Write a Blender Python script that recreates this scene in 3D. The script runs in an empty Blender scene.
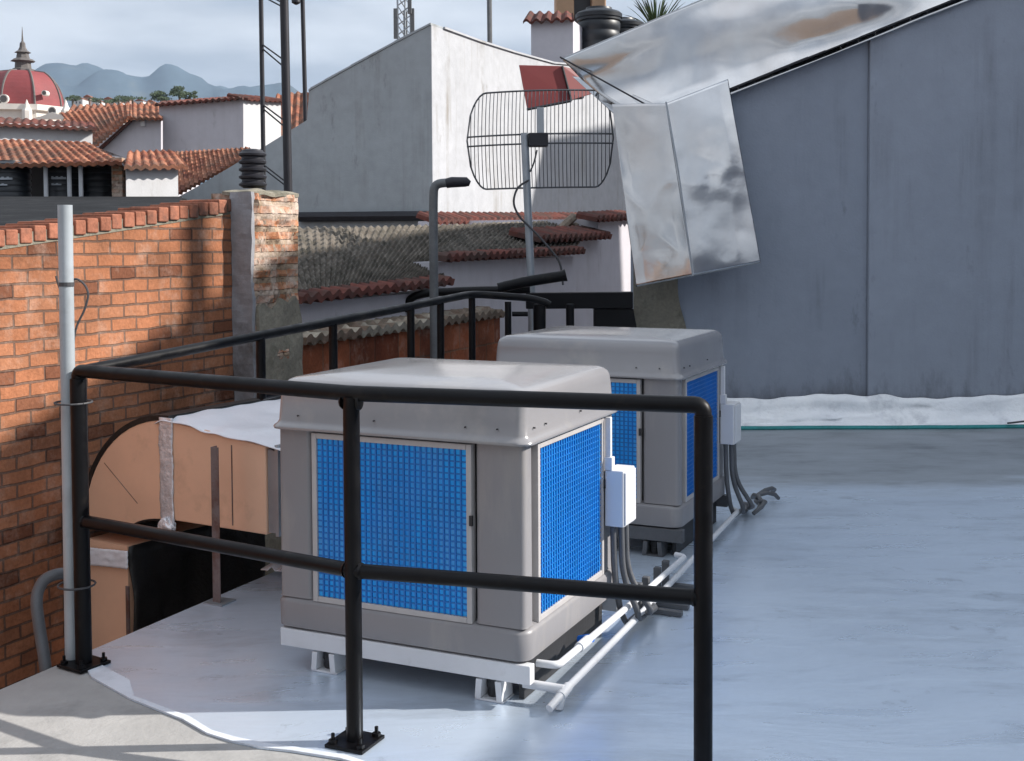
import bpy, bmesh, math, random
from mathutils import Vector, Matrix, noise
random.seed(7)
S = bpy.context.scene
COL = S.collection
R = math.radians
V = Vector

# ------------------------------------------------------------------ camera
F_PX, PITCH, ROLL, EYE = 1187.0, 0.04, -0.0055, 1.57
CX, CY = 512.0, 240 + F_PX * math.tan(PITCH)
cam_d = bpy.data.cameras.new('camera'); cam = bpy.data.objects.new('camera', cam_d); COL.objects.link(cam)
S.camera = cam
cam_d.sensor_fit = 'HORIZONTAL'; cam_d.sensor_width = 36.0
cam_d.lens = F_PX / 1024 * 36
cam_d.shift_y = -(380.5 - CY) / 1024
cam_d.clip_start = 0.05; cam_d.clip_end = 30000
cam.matrix_world = Matrix.Translation((0, 0, EYE)) @ Matrix.Rotation(math.pi/2 - PITCH, 4, 'X') @ Matrix.Rotation(ROLL, 4, 'Z')

# ------------------------------------------------------------------ sky, sun, exposure
SUN_EL, SUN_AZ = R(32.0), R(2.0)          # azimuth measured from +X towards +Y
W = bpy.data.worlds.new('World'); S.world = W; W.use_nodes = True
nt = W.node_tree; nt.nodes.clear()
def N(tree, typ, **kw):
    n = tree.nodes.new(typ)
    for k, v in kw.items(): setattr(n, k, v)
    return n
out = N(nt, 'ShaderNodeOutputWorld'); bg = N(nt, 'ShaderNodeBackground')
sky = N(nt, 'ShaderNodeTexSky', sky_type='NISHITA', sun_disc=False, sun_elevation=SUN_EL,
        sun_rotation=R(90) - SUN_AZ, altitude=2600, air_density=1.0, dust_density=1.2, ozone_density=1.0)
tc = N(nt, 'ShaderNodeTexCoord'); sep = N(nt, 'ShaderNodeSeparateXYZ')
nt.links.new(tc.outputs['Generated'], sep.inputs[0])
def mth(tree, op, a, b=None):
    m = N(tree, 'ShaderNodeMath', operation=op)
    for i, x in enumerate((a, b)):
        if x is None: continue
        if isinstance(x, (int, float)): m.inputs[i].default_value = x
        else: tree.links.new(x, m.inputs[i])
    return m.outputs[0]
zz = mth(nt, 'ADD', mth(nt, 'ABSOLUTE', sep.outputs[2]), 0.12)
cmb = N(nt, 'ShaderNodeCombineXYZ')
nt.links.new(mth(nt, 'DIVIDE', sep.outputs[0], zz), cmb.inputs[0])
nt.links.new(mth(nt, 'DIVIDE', sep.outputs[1], zz), cmb.inputs[1])
cn = N(nt, 'ShaderNodeTexNoise'); cn.inputs['Scale'].default_value = 0.75; cn.inputs['Detail'].default_value = 8; cn.inputs['Roughness'].default_value = 0.58
nt.links.new(cmb.outputs[0], cn.inputs['Vector'])
rmp = N(nt, 'ShaderNodeValToRGB'); rmp.color_ramp.elements[0].position = 0.36; rmp.color_ramp.elements[1].position = 0.72
nt.links.new(cn.outputs['Fac'], rmp.inputs[0])
cn2 = N(nt, 'ShaderNodeTexNoise'); cn2.inputs['Scale'].default_value = 1.15; cn2.inputs['Detail'].default_value = 9
nt.links.new(cmb.outputs[0], cn2.inputs['Vector'])
rmp2 = N(nt, 'ShaderNodeValToRGB')
rmp2.color_ramp.elements[0].position = 0.40; rmp2.color_ramp.elements[0].color = (3.4, 3.8, 4.4, 1)
rmp2.color_ramp.elements[1].position = 0.62; rmp2.color_ramp.elements[1].color = (5.9, 6.25, 6.75, 1)
nt.links.new(cn2.outputs['Fac'], rmp2.inputs[0])
# more cloud low down, clearer overhead
lowc = mth(nt, 'SUBTRACT', 1.0, mth(nt, 'MULTIPLY', mth(nt, 'ABSOLUTE', sep.outputs[2]), 0.5))
fac = N(nt, 'ShaderNodeClamp')
nt.links.new(mth(nt, 'MULTIPLY', mth(nt, 'ADD', rmp.outputs[0], 0.85), lowc), fac.inputs[0])
mx = N(nt, 'ShaderNodeMixRGB')
nt.links.new(fac.outputs[0], mx.inputs[0]); nt.links.new(sky.outputs[0], mx.inputs[1])
hi = N(nt, 'ShaderNodeMixRGB', blend_type='MULTIPLY'); hi.inputs[0].default_value = 1.0     # cloud brightness raised overhead to lift the open shade
nt.links.new(rmp2.outputs[0], hi.inputs[1])
nt.links.new(mth(nt, 'ADD', 0.92, mth(nt, 'MULTIPLY', mth(nt, 'ABSOLUTE', sep.outputs[2]), 1.3)), hi.inputs[2])
nt.links.new(hi.outputs[0], mx.inputs[2])
nt.links.new(mx.outputs[0], bg.inputs[0]); bg.inputs[1].default_value = 0.074
nt.links.new(bg.outputs[0], out.inputs[0])

sd = bpy.data.lights.new('sun', 'SUN'); sd.energy = 5.0; sd.angle = R(0.5); sd.color = (1.0, 0.945, 0.88)
sun = bpy.data.objects.new('sun', sd); COL.objects.link(sun)
sdir = V((math.cos(SUN_EL)*math.cos(SUN_AZ), math.cos(SUN_EL)*math.sin(SUN_AZ), math.sin(SUN_EL)))
sun.rotation_euler = sdir.to_track_quat('Z', 'Y').to_euler(); sun.location = (8, 0, 12)

S.view_settings.view_transform = 'Standard'; S.view_settings.look = 'None'
S.view_settings.exposure = 0.68; S.view_settings.gamma = 1.0; S.view_settings.use_curve_mapping = False
S.render.engine = 'CYCLES'
S.cycles.use_denoising = True
S.cycles.max_bounces = 8

# ------------------------------------------------------------------ places on the photograph's rays
YAW = 0.4304
A = V((math.sin(YAW), math.cos(YAW), 0)); B = V((math.cos(YAW), -math.sin(YAW), 0)); Z = V((0, 0, 1))
EYEP = V((0, 0, EYE))
def ray(px, py):
    x, y = px - CX, py - CY
    c, s = math.cos(-ROLL), math.sin(-ROLL)
    X, v = (c*x - s*y)/F_PX, -(s*x + c*y)/F_PX
    cp, sp = math.cos(PITCH), math.sin(PITCH)
    return V((X, cp + v*sp, -sp + v*cp))
def at(px, py, Y):                     # point at distance Y
    d = ray(px, py); return EYEP + d*(Y/d.y)
def on(px, py, p0, n):                 # point on the plane through p0 with normal n
    d = ray(px, py); return EYEP + d*((p0 - EYEP).dot(n)/d.dot(n))
def onz(px, py, z=0.0): return on(px, py, V((0, 0, z)), Z)

# ------------------------------------------------------------------ materials
def nodes(name):
    m = bpy.data.materials.new(name); m.use_nodes = True
    t = m.node_tree; return m, t, t.nodes['Principled BSDF']
def L(t, a, b): t.links.new(a, b)
def tex_noise(t, vec, scale, detail=4, rough=0.55, dist=0.0):
    n = N(t, 'ShaderNodeTexNoise'); n.inputs['Scale'].default_value = scale; n.inputs['Detail'].default_value = detail
    n.inputs['Roughness'].default_value = rough; n.inputs['Distortion'].default_value = dist
    L(t, vec, n.inputs['Vector']); return n.outputs['Fac']
def ramp(t, f, stops):
    r = N(t, 'ShaderNodeValToRGB'); e = r.color_ramp.elements
    while len(e) < len(stops): e.new(0.5)
    for i, (p, c) in enumerate(stops):
        e[i].position = p; e[i].color = c if len(c) == 4 else (*c, 1)
    L(t, f, r.inputs[0]); return r.outputs[0]
def mix(t, fac, a, b, mode='MIX'):
    m = N(t, 'ShaderNodeMixRGB', blend_type=mode)
    for i, x in ((0, fac), (1, a), (2, b)):
        if isinstance(x, (int, float)): m.inputs[i].default_value = x
        elif isinstance(x, tuple): m.inputs[i].default_value = (*x, 1) if len(x) == 3 else x
        else: L(t, x, m.inputs[i])
    return m.outputs[0]
def mapping(t, vec, scale=(1, 1, 1), rot=(0, 0, 0)):
    m = N(t, 'ShaderNodeMapping'); m.inputs['Scale'].default_value = scale; m.inputs['Rotation'].default_value = rot
    L(t, vec, m.inputs['Vector']); return m.outputs[0]
def bump(t, p, h, strength, dist=0.01):
    b = N(t, 'ShaderNodeBump'); b.inputs['Strength'].default_value = strength; b.inputs['Distance'].default_value = dist
    L(t, h, b.inputs['Height']); L(t, b.outputs[0], p.inputs['Normal'])
def gray(v): return (v, v, v)
def sc(c, k): return tuple(min(1, x*k) for x in c)

def surf(name, col, rough=0.6, metal=0.0, var=0.15, scale=3.0, bs=0.0, bscale=40.0, dist=0.004, stain=None, sfac=0.5, sscale=2.0, spos=0.55, spec=0.5, coat=0.0, stretch=(1, 1, 1), rvar=0.0):
    m, t, p = nodes(name)
    g = N(t, 'ShaderNodeNewGeometry'); pos = mapping(t, g.outputs['Position'], stretch)
    f = tex_noise(t, pos, scale, 6)
    c = ramp(t, f, [(0.3, sc(col, 1 - var)), (0.7, sc(col, 1 + var))])
    f2 = tex_noise(t, pos, scale*9, 3)
    c = mix(t, 0.35*min(1, var*4), c, ramp(t, f2, [(0.3, sc(col, 1 - var)), (0.7, sc(col, 1 + var))]))
    if stain:
        fs = ramp(t, tex_noise(t, pos, sscale, 8, 0.65), [(spos, (0, 0, 0)), (spos + 0.15, (sfac, sfac, sfac))])
        c = mix(t, fs, c, stain)
    L(t, c, p.inputs['Base Color'])
    p.inputs['Roughness'].default_value = rough; p.inputs['Metallic'].default_value = metal
    p.inputs['Specular IOR Level'].default_value = spec
    if coat: p.inputs['Coat Weight'].default_value = coat; p.inputs['Coat Roughness'].default_value = 0.2
    if rvar:
        rr = ramp(t, tex_noise(t, pos, scale*2, 5), [(0.3, gray(max(0.02, rough - rvar))), (0.7, gray(min(1, rough + rvar)))])
        L(t, rr, p.inputs['Roughness'])
    if bs: bump(t, p, tex_noise(t, pos, bscale, 5, 0.6), bs, dist)
    return m

def brick_mat(name, c1, c2, mortar, bw, rh, ms, vbias=0.0, dark=0.35, bs=0.8, eff=0.25, ep=0.52):
    m, t, p = nodes(name)
    u = N(t, 'ShaderNodeUVMap').outputs[0]
    wob = N(t, 'ShaderNodeTexNoise'); wob.inputs['Scale'].default_value = 9; L(t, u, wob.inputs['Vector'])
    vm = N(t, 'ShaderNodeVectorMath', operation='MULTIPLY_ADD'); vm.inputs[1].default_value = (0.016, 0.016, 0)
    L(t, wob.outputs['Color'], vm.inputs[0]); L(t, u, vm.inputs[2])
    b = N(t, 'ShaderNodeTexBrick'); b.offset = 0.5
    for k, v in (('Scale', 1.0), ('Mortar Size', ms), ('Mortar Smooth', 0.25), ('Bias', vbias), ('Brick Width', bw), ('Row Height', rh)): b.inputs[k].default_value = v
    b.inputs['Color1'].default_value = (*c1, 1); b.inputs['Color2'].default_value = (*c2, 1); b.inputs['Mortar'].default_value = (*mortar, 1)
    L(t, vm.outputs[0], b.inputs['Vector'])
    # every brick gets its own tone: white noise on the brick's cell
    b2 = N(t, 'ShaderNodeTexBrick'); b2.offset = 0.5
    for k, v in (('Scale', 1.0), ('Mortar Size', 0.0), ('Bias', 0.0), ('Brick Width', bw), ('Row Height', rh)): b2.inputs[k].default_value = v
    b2.inputs['Color1'].default_value = (0, 0, 0, 1); b2.inputs['Color2'].default_value = (1, 1, 1, 1); L(t, vm.outputs[0], b2.inputs['Vector'])
    tone = ramp(t, b2.outputs['Color'], [(0.0, (0.42, 0.36, 0.36)), (0.09, (0.55, 0.5, 0.5)), (0.14, (0.9, 0.88, 0.86)), (0.8, (1.05, 1.02, 1.0)), (1.0, (1.2, 1.2, 1.22))])
    c = mix(t, 1.0, b.outputs['Color'], tone, 'MULTIPLY')
    g = N(t, 'ShaderNodeNewGeometry').outputs['Position']
    d = ramp(t, tex_noise(t, g, 1.6, 8, 0.65), [(0.35, gray(1 - dark)), (0.6, gray(1.0))])
    c = mix(t, 1.0, c, d, 'MULTIPLY')
    e = ramp(t, tex_noise(t, g, 6, 8, 0.7), [(ep, gray(0)), (ep + 0.2, gray(eff))])
    c = mix(t, e, c, (0.55, 0.45, 0.38))
    fine = ramp(t, tex_noise(t, g, 60, 4, 0.6), [(0.3, gray(0.82)), (0.7, gray(1.1))])
    c = mix(t, 1.0, c, fine, 'MULTIPLY')
    L(t, c, p.inputs['Base Color']); p.inputs['Roughness'].default_value = 0.9; p.inputs['Specular IOR Level'].default_value = 0.2
    h = mth(t, 'SUBTRACT', mth(t, 'MULTIPLY', tex_noise(t, g, 45, 5, 0.65), 0.5), b.outputs['Fac'])
    bump(t, p, h, bs, 0.012)
    return m

def tile_mat(name, cols, moss=None, mfac=0.6, mpos=0.5, mscale=1.2):
    m, t, p = nodes(name)
    u = N(t, 'ShaderNodeUVMap').outputs[0]
    fl = N(t, 'ShaderNodeVectorMath', operation='FLOOR'); L(t, u, fl.inputs[0])
    wn = N(t, 'ShaderNodeTexWhiteNoise', noise_dimensions='2D'); L(t, fl.outputs[0], wn.inputs['Vector'])
    n = len(cols)
    c = ramp(t, wn.outputs['Value'], [(i/(n - 1) if n > 1 else 0, k) for i, k in enumerate(cols)])
    g = N(t, 'ShaderNodeNewGeometry').outputs['Position']
    c = mix(t, 1.0, c, ramp(t, tex_noise(t, g, 14, 5, 0.65), [(0.3, gray(0.65)), (0.7, gray(1.15))]), 'MULTIPLY')
    if moss:
        c = mix(t, ramp(t, tex_noise(t, g, mscale, 8, 0.7), [(mpos, gray(0)), (mpos + 0.14, gray(mfac))]), c, moss)
    L(t, c, p.inputs['Base Color']); p.inputs['Roughness'].default_value = 0.92; p.inputs['Specular IOR Level'].default_value = 0.15
    bump(t, p, tex_noise(t, g, 40, 4), 0.4, 0.01)
    return m

def silver_mat(name, base, rough, patch, metal=0.5, pf=0.5, sy=8.0, dull=None):
    """aluminium roof paint rolled on in strokes"""
    m, t, p = nodes(name)
    g = N(t, 'ShaderNodeNewGeometry').outputs['Position']
    wv = N(t, 'ShaderNodeTexNoise'); wv.inputs['Scale'].default_value = 1.1; wv.inputs['Detail'].default_value = 3; L(t, g, wv.inputs['Vector'])
    vm = N(t, 'ShaderNodeVectorMath', operation='MULTIPLY_ADD'); vm.inputs[1].default_value = (0.25, 0.22, 0); L(t, wv.outputs['Color'], vm.inputs[0]); L(t, g, vm.inputs[2])
    gw_ = vm.outputs[0]
    big = tex_noise(t, g, 0.55, 6, 0.6)
    strokes = tex_noise(t, mapping(t, gw_, (1.9, sy, 1), (0, 0, R(2))), 1.0, 8, 0.62, 0.5)
    fine = tex_noise(t, mapping(t, gw_, (14, 46, 1)), 1.0, 4, 0.6)
    c = ramp(t, big, [(0.3, sc(base, 0.92)), (0.7, sc(base, 1.06))])
    c = mix(t, 1.0, c, ramp(t, strokes, [(0.28, gray(0.88)), (0.5, gray(1.0)), (0.72, gray(1.06))]), 'MULTIPLY')
    c = mix(t, ramp(t, tex_noise(t, mapping(t, gw_, (0.8, 2.6, 1)), 1.5, 9, 0.7), [(0.52, gray(0)), (0.70, gray(pf))]), c, patch)
    c = mix(t, ramp(t, tex_noise(t, gw_, 2.6, 9, 0.75), [(0.60, gray(0)), (0.66, gray(0.75*pf))]), c, sc(patch, 0.8))
    rgh = ramp(t, strokes, [(0.3, gray(rough + 0.12)), (0.7, gray(rough - 0.08))])
    if dull:                                          # darker, duller band at the far end with a ragged front edge
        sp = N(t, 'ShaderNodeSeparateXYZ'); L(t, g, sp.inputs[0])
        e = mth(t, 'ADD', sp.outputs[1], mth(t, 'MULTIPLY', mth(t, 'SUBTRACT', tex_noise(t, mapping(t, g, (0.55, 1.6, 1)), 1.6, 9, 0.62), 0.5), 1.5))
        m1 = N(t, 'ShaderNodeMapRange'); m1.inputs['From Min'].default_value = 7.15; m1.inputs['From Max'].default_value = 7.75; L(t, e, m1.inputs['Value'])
        wc = ramp(t, tex_noise(t, mapping(t, gw_, (0.9, 1.9, 1)), 1.5, 9, 0.7), [(0.32, sc(dull, 0.55)), (0.5, dull), (0.7, sc(dull, 1.25))])
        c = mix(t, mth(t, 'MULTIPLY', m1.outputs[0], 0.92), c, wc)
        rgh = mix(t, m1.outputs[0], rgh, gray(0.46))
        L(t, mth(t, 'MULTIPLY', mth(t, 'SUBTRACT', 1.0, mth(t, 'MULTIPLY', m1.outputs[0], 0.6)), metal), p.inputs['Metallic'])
    else: p.inputs['Metallic'].default_value = metal
    L(t, c, p.inputs['Base Color']); L(t, rgh, p.inputs['Roughness'])
    h = mth(t, 'ADD', mth(t, 'MULTIPLY', strokes, 1.0), mth(t, 'MULTIPLY', fine, 0.30))
    bump(t, p, h, 0.30, 0.006)
    return m

def wall_mat(name, col, drip=(0.2, 0.2, 0.2), dfac=0.4, rough=0.85, var=0.08, bs=0.25, splash=0.0):
    """painted plaster with rain streaks that run down from the top"""
    m, t, p = nodes(name)
    g = N(t, 'ShaderNodeNewGeometry').outputs['Position']
    c = ramp(t, tex_noise(t, g, 0.9, 7, 0.6), [(0.3, sc(col, 1 - var)), (0.7, sc(col, 1 + var))])
    c = mix(t, 0.5, c, ramp(t, tex_noise(t, g, 7, 6, 0.6), [(0.3, sc(col, 1 - var)), (0.7, sc(col, 1 + var))]))
    st = tex_noise(t, mapping(t, g, (6, 6, 0.35)), 1.0, 6, 0.65)
    pa = tex_noise(t, g, 1.1, 7, 0.65)
    f = mth(t, 'MULTIPLY', ramp(t, st, [(0.5, gray(0)), (0.7, gray(1))]), ramp(t, pa, [(0.42, gray(0)), (0.62, gray(dfac))]))
    c = mix(t, f, c, drip)
    c = mix(t, ramp(t, tex_noise(t, mapping(t, g, (2.2, 2.2, 0.8)), 1.6, 9, 0.72), [(0.60, gray(0)), (0.68, gray(0.45))]), c, sc(drip, 0.8))
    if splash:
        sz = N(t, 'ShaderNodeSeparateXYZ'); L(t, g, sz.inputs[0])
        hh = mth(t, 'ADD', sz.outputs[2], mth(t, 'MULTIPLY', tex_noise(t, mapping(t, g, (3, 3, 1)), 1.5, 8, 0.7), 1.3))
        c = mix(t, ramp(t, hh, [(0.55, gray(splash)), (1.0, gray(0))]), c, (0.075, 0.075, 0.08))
    L(t, c, p.inputs['Base Color']); p.inputs['Roughness'].default_value = rough; p.inputs['Specular IOR Level'].default_value = 0.25
    bump(t, p, mth(t, 'ADD', tex_noise(t, g, 5, 4), mth(t, 'MULTIPLY', tex_noise(t, g, 60, 4), 0.4)), bs, 0.02)
    return m

M = {}
M['black'] = surf('black_enamel', (0.0035, 0.0035, 0.0045), 0.42, var=0.3, scale=6, bs=0.15, bscale=90, dist=0.001, stain=(0.022, 0.018, 0.015), sfac=0.7, sscale=9, spos=0.58, spec=0.2, rvar=0.14)
M['grey_plastic'] = surf('grey_moulded_plastic', (0.225, 0.219, 0.226), 0.42, var=0.05, scale=2.5, bs=0.12, bscale=220, dist=0.0006, stain=(0.31, 0.29, 0.27), sfac=0.6, sscale=5, spos=0.52, stretch=(1, 1, 0.22))
M['lid_plastic'] = surf('grey_lid_plastic', (0.252, 0.246, 0.252), 0.2, coat=0.6, rvar=0.06, var=0.05, scale=2.5, bs=0.12, bscale=200, dist=0.0006, stain=(0.36, 0.34, 0.31), sfac=0.5, sscale=3.5, spos=0.54)
M['filter_frame'] = surf('pale_filter_frame', (0.42, 0.40, 0.39), 0.5, var=0.08, scale=9)
M['blue_grille'] = surf('blue_plastic_grille', (0.004, 0.14, 0.46), 0.42, var=0.16, scale=8, stain=(0.03, 0.2, 0.42), sfac=0.4, sscale=4, spos=0.56)
M['blue_pad'] = surf('blue_filter_pad', (0.010, 0.36, 0.98), 0.5, var=0.3, scale=5, bs=0.5, bscale=160, dist=0.002, stain=(0.10, 0.36, 0.70), sfac=0.6, sscale=7, spos=0.5, stretch=(1, 1, 0.35))
M['white_paint'] = surf('white_paint', (0.60, 0.61, 0.63), 0.5, var=0.06, scale=6, stain=(0.3, 0.29, 0.28), sfac=0.4, sscale=9, spos=0.6, bs=0.1, bscale=70)
M['box_white'] = surf('white_box_plastic', (0.64, 0.64, 0.65), 0.4, var=0.03, scale=4)
M['dark'] = surf('dark_rubber_and_shade', (0.018, 0.018, 0.02), 0.6, var=0.3, scale=8, bs=0.2, bscale=60)
M['conduit'] = surf('grey_conduit', (0.085, 0.088, 0.095), 0.5, var=0.2, scale=14)
M['pvc'] = surf('weathered_white_pvc', (0.34, 0.375, 0.40), 0.45, var=0.12, scale=5, stain=(0.25, 0.26, 0.27), sfac=0.5, sscale=6, spos=0.55)
M['concrete'] = surf('cement_screed', (0.34, 0.335, 0.325), 0.9, var=0.16, scale=1.6, bs=0.5, bscale=35, dist=0.006, stain=(0.22, 0.22, 0.215), sfac=0.75, sscale=2.2, spos=0.5, spec=0.2)
M['slab_edge'] = surf('slab_edge_concrete', (0.22, 0.21, 0.2), 0.9, var=0.25, scale=3, bs=0.5, bscale=30)
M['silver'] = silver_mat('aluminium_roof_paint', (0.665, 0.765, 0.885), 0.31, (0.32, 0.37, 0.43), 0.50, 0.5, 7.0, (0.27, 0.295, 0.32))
M['paint_edge'] = surf('thick_white_paint_edge', (0.66, 0.70, 0.76), 0.5, var=0.08, scale=6, bs=0.6, bscale=30, dist=0.004, stain=(0.5, 0.53, 0.57), sfac=0.7, sscale=9, spos=0.48)
M['cardboard'] = surf('tan_duct_board', (0.78, 0.48, 0.32), 0.75, var=0.07, scale=3.5, bs=0.15, bscale=60, dist=0.002, stain=(0.34, 0.2, 0.13), sfac=0.35, sscale=4, spos=0.58)
M['foil_white'] = surf('white_foil', (0.80, 0.81, 0.85), 0.4, var=0.05, scale=4, bs=0.5, bscale=14, dist=0.01)
M['foil'] = surf('crinkled_foil_tape', (0.74, 0.75, 0.78), 0.30, metal=0.4, var=0.1, scale=9, bs=0.9, bscale=28, dist=0.012)
M['black_wrap'] = surf('black_duct_wrap', (0.012, 0.012, 0.012), 0.5, var=0.4, scale=5, bs=0.8, bscale=9, dist=0.02)
M['rusty'] = surf('rusty_angle_iron', (0.17, 0.13, 0.125), 0.7, var=0.25, scale=10, stain=(0.10, 0.035, 0.02), sfac=0.8, sscale=9, spos=0.48)
M['brick'] = brick_mat('orange_brick', (0.47, 0.215, 0.12), (0.37, 0.15, 0.075), (0.19, 0.115, 0.085), 0.178, 0.066, 0.0065, eff=0.3, dark=0.5, bs=1.0)
M['brick_rough'] = brick_mat('rough_brick_with_mortar', (0.58, 0.29, 0.16), (0.42, 0.17, 0.085), (0.37, 0.28, 0.195), 0.22, 0.075, 0.018, dark=0.65, eff=0.9, bs=1.0, ep=0.43)
M['coping'] = surf('weathered_coping_brick', (0.31, 0.125, 0.078), 0.92, var=0.45, scale=9, bs=0.6, bscale=40, dist=0.008, stain=(0.09, 0.06, 0.05), sfac=0.8, sscale=5, spos=0.5, spec=0.2)
M['clay_block'] = brick_mat('red_clay_block', (0.38, 0.12, 0.055), (0.30, 0.09, 0.04), (0.25, 0.12, 0.07), 0.33, 0.23, 0.008, dark=0.55)
M['pillar_concrete'] = surf('stained_concrete', (0.26, 0.26, 0.275), 0.9, var=0.25, scale=3, bs=0.6, bscale=25, dist=0.01, stain=(0.07, 0.065, 0.055), sfac=0.9, sscale=2.4, spos=0.53)
M['old_plaster'] = surf('mossy_render_and_shadow', (0.23, 0.21, 0.165), 0.95, var=0.3, scale=5, bs=0.8, bscale=24, dist=0.015, stain=(0.07, 0.07, 0.05), sfac=0.8, sscale=5, spos=0.5)
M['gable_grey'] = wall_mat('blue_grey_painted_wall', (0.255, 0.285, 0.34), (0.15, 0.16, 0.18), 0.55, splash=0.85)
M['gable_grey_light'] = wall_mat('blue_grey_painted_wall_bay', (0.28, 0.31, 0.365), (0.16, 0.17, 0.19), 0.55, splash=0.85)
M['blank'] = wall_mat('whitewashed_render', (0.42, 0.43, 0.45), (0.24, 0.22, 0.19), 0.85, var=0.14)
M['blank_shade'] = wall_mat('shaded_render', (0.34, 0.37, 0.39), (0.2, 0.2, 0.19), 0.8, var=0.14)  # darker copy of the render, the shade of this side put into its colour
M['lav_shade'] = wall_mat('shade_tinted_white_wash', (0.51, 0.495, 0.53), (0.35, 0.33, 0.33), 0.4)  # white walls with the lavender of their shade put into the colour
M['whitewash'] = wall_mat('bright_white_wash', (0.60, 0.60, 0.61), (0.45, 0.43, 0.4), 0.4)
M['red_tile'] = tile_mat('red_clay_tile', [(0.24, 0.085, 0.05), (0.33, 0.13, 0.075), (0.40, 0.18, 0.11), (0.28, 0.10, 0.06), (0.17, 0.065, 0.045)], (0.10, 0.075, 0.06), 0.75, 0.46)
M['eave_tile'] = tile_mat('dark_red_eave_tile', [(0.13, 0.05, 0.042), (0.19, 0.07, 0.055), (0.10, 0.045, 0.04)], (0.075, 0.062, 0.055), 0.7, 0.46, 3)
M['moss_tile'] = tile_mat('mossy_grey_tile', [(0.10, 0.088, 0.074), (0.145, 0.128, 0.108), (0.185, 0.163, 0.138), (0.12, 0.102, 0.085)], (0.055, 0.052, 0.042), 0.7, 0.47, 4)
M['pale_tile'] = tile_mat('lichen_pale_tile', [(0.30, 0.27, 0.22), (0.17, 0.11, 0.08), (0.46, 0.41, 0.33)], (0.1, 0.09, 0.07), 0.7, 0.48, 6)
M['dark_roof'] = surf('dark_fibre_cement', (0.020, 0.021, 0.023), 0.9, spec=0.1, var=0.4, scale=3, bs=0.5, bscale=14, dist=0.02, stain=(0.045, 0.045, 0.045), sfac=0.6, sscale=3, spos=0.52)
M['tank'] = surf('black_polyethylene', (0.010, 0.013, 0.018), 0.45, var=0.3, scale=4)
M['tank_mark'] = surf('white_tank_lettering', (0.35, 0.38, 0.42), 0.6)
M['post_white'] = surf('white_post', (0.55, 0.57, 0.6), 0.6)
M['metal_sheet'] = None
M['red_sheet'] = surf('red_painted_sheet', (0.20, 0.032, 0.032), 0.5, var=0.12, scale=2)
M['galv'] = surf('galvanised_steel', (0.34, 0.37, 0.40), 0.4, metal=0.55, var=0.12, scale=8)
M['pipe_grey'] = surf('old_grey_pipe', (0.13, 0.135, 0.14), 0.55, metal=0.3, var=0.25, scale=8)
M['mast_dark'] = surf('dark_steel', (0.022, 0.022, 0.028), 0.5, metal=0.3, var=0.3, scale=6)
M['antenna'] = surf('dull_wire', (0.085, 0.09, 0.10), 0.5, metal=0.3, var=0.2, scale=8)
M['upstand'] = surf('white_membrane', (0.92, 0.94, 0.97), 0.5, var=0.08, scale=2.5, bs=0.7, bscale=9, dist=0.03, stain=(0.42, 0.44, 0.48), sfac=0.6, sscale=3, spos=0.56)
M['teal'] = surf('teal_mesh_edge', (0.03, 0.24, 0.24), 0.7, var=0.3, scale=5)
M['dome_red'] = surf('faded_red_tile', (0.20, 0.036, 0.038), 0.7, var=0.18, scale=0.8, bs=0.3, bscale=3, dist=0.05)
M['dome_dark'] = surf('dark_lantern_stone', (0.11, 0.10, 0.095), 0.8, var=0.3, scale=1)
M['stone_white'] = surf('white_stone', (0.66, 0.62, 0.57), 0.8, var=0.1, scale=1)
M['void'] = surf('dark_glass', (0.02, 0.02, 0.025), 0.3)
M['mountain'] = surf('hazed_forest_mountain', (0.055, 0.08, 0.10), 1.0, var=0.35, scale=0.004, stain=(0.14, 0.13, 0.10), sfac=0.5, sscale=0.006, spos=0.55, spec=0.0)  # forest colour turned blue-grey, part of the haze is painted in
M['ground'] = surf('city_ground', (0.19, 0.14, 0.11), 0.95, var=0.3, scale=0.2)
M['leaf'] = surf('dark_foliage', (0.045, 0.07, 0.035), 0.8, var=0.5, scale=2)
M['palm'] = surf('palm_frond', (0.05, 0.085, 0.028), 0.6, var=0.5, scale=6, stain=(0.16, 0.16, 0.05), sfac=0.5, sscale=3, spos=0.52)
M['bark'] = surf('bark', (0.10, 0.08, 0.06), 0.9, var=0.3, scale=6)
M['buff_brick'] = surf('buff_column', (0.42, 0.27, 0.17), 0.85, var=0.15, scale=2, bs=0.4, bscale=12)
M['far_white'] = surf('far_white_house', (0.5, 0.5, 0.5), 0.9, var=0.1, scale=0.1)
M['far_brick'] = surf('far_brick_house', (0.33, 0.22, 0.18), 0.9, var=0.1, scale=0.1)
M['cable'] = surf('grey_cable', (0.05, 0.05, 0.055), 0.6)
M['blue_valve'] = surf('blue_valve', (0.01, 0.12, 0.5), 0.4)
M['steel'] = surf('zinc_bolt', (0.4, 0.4, 0.42), 0.35, metal=0.9)

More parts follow.
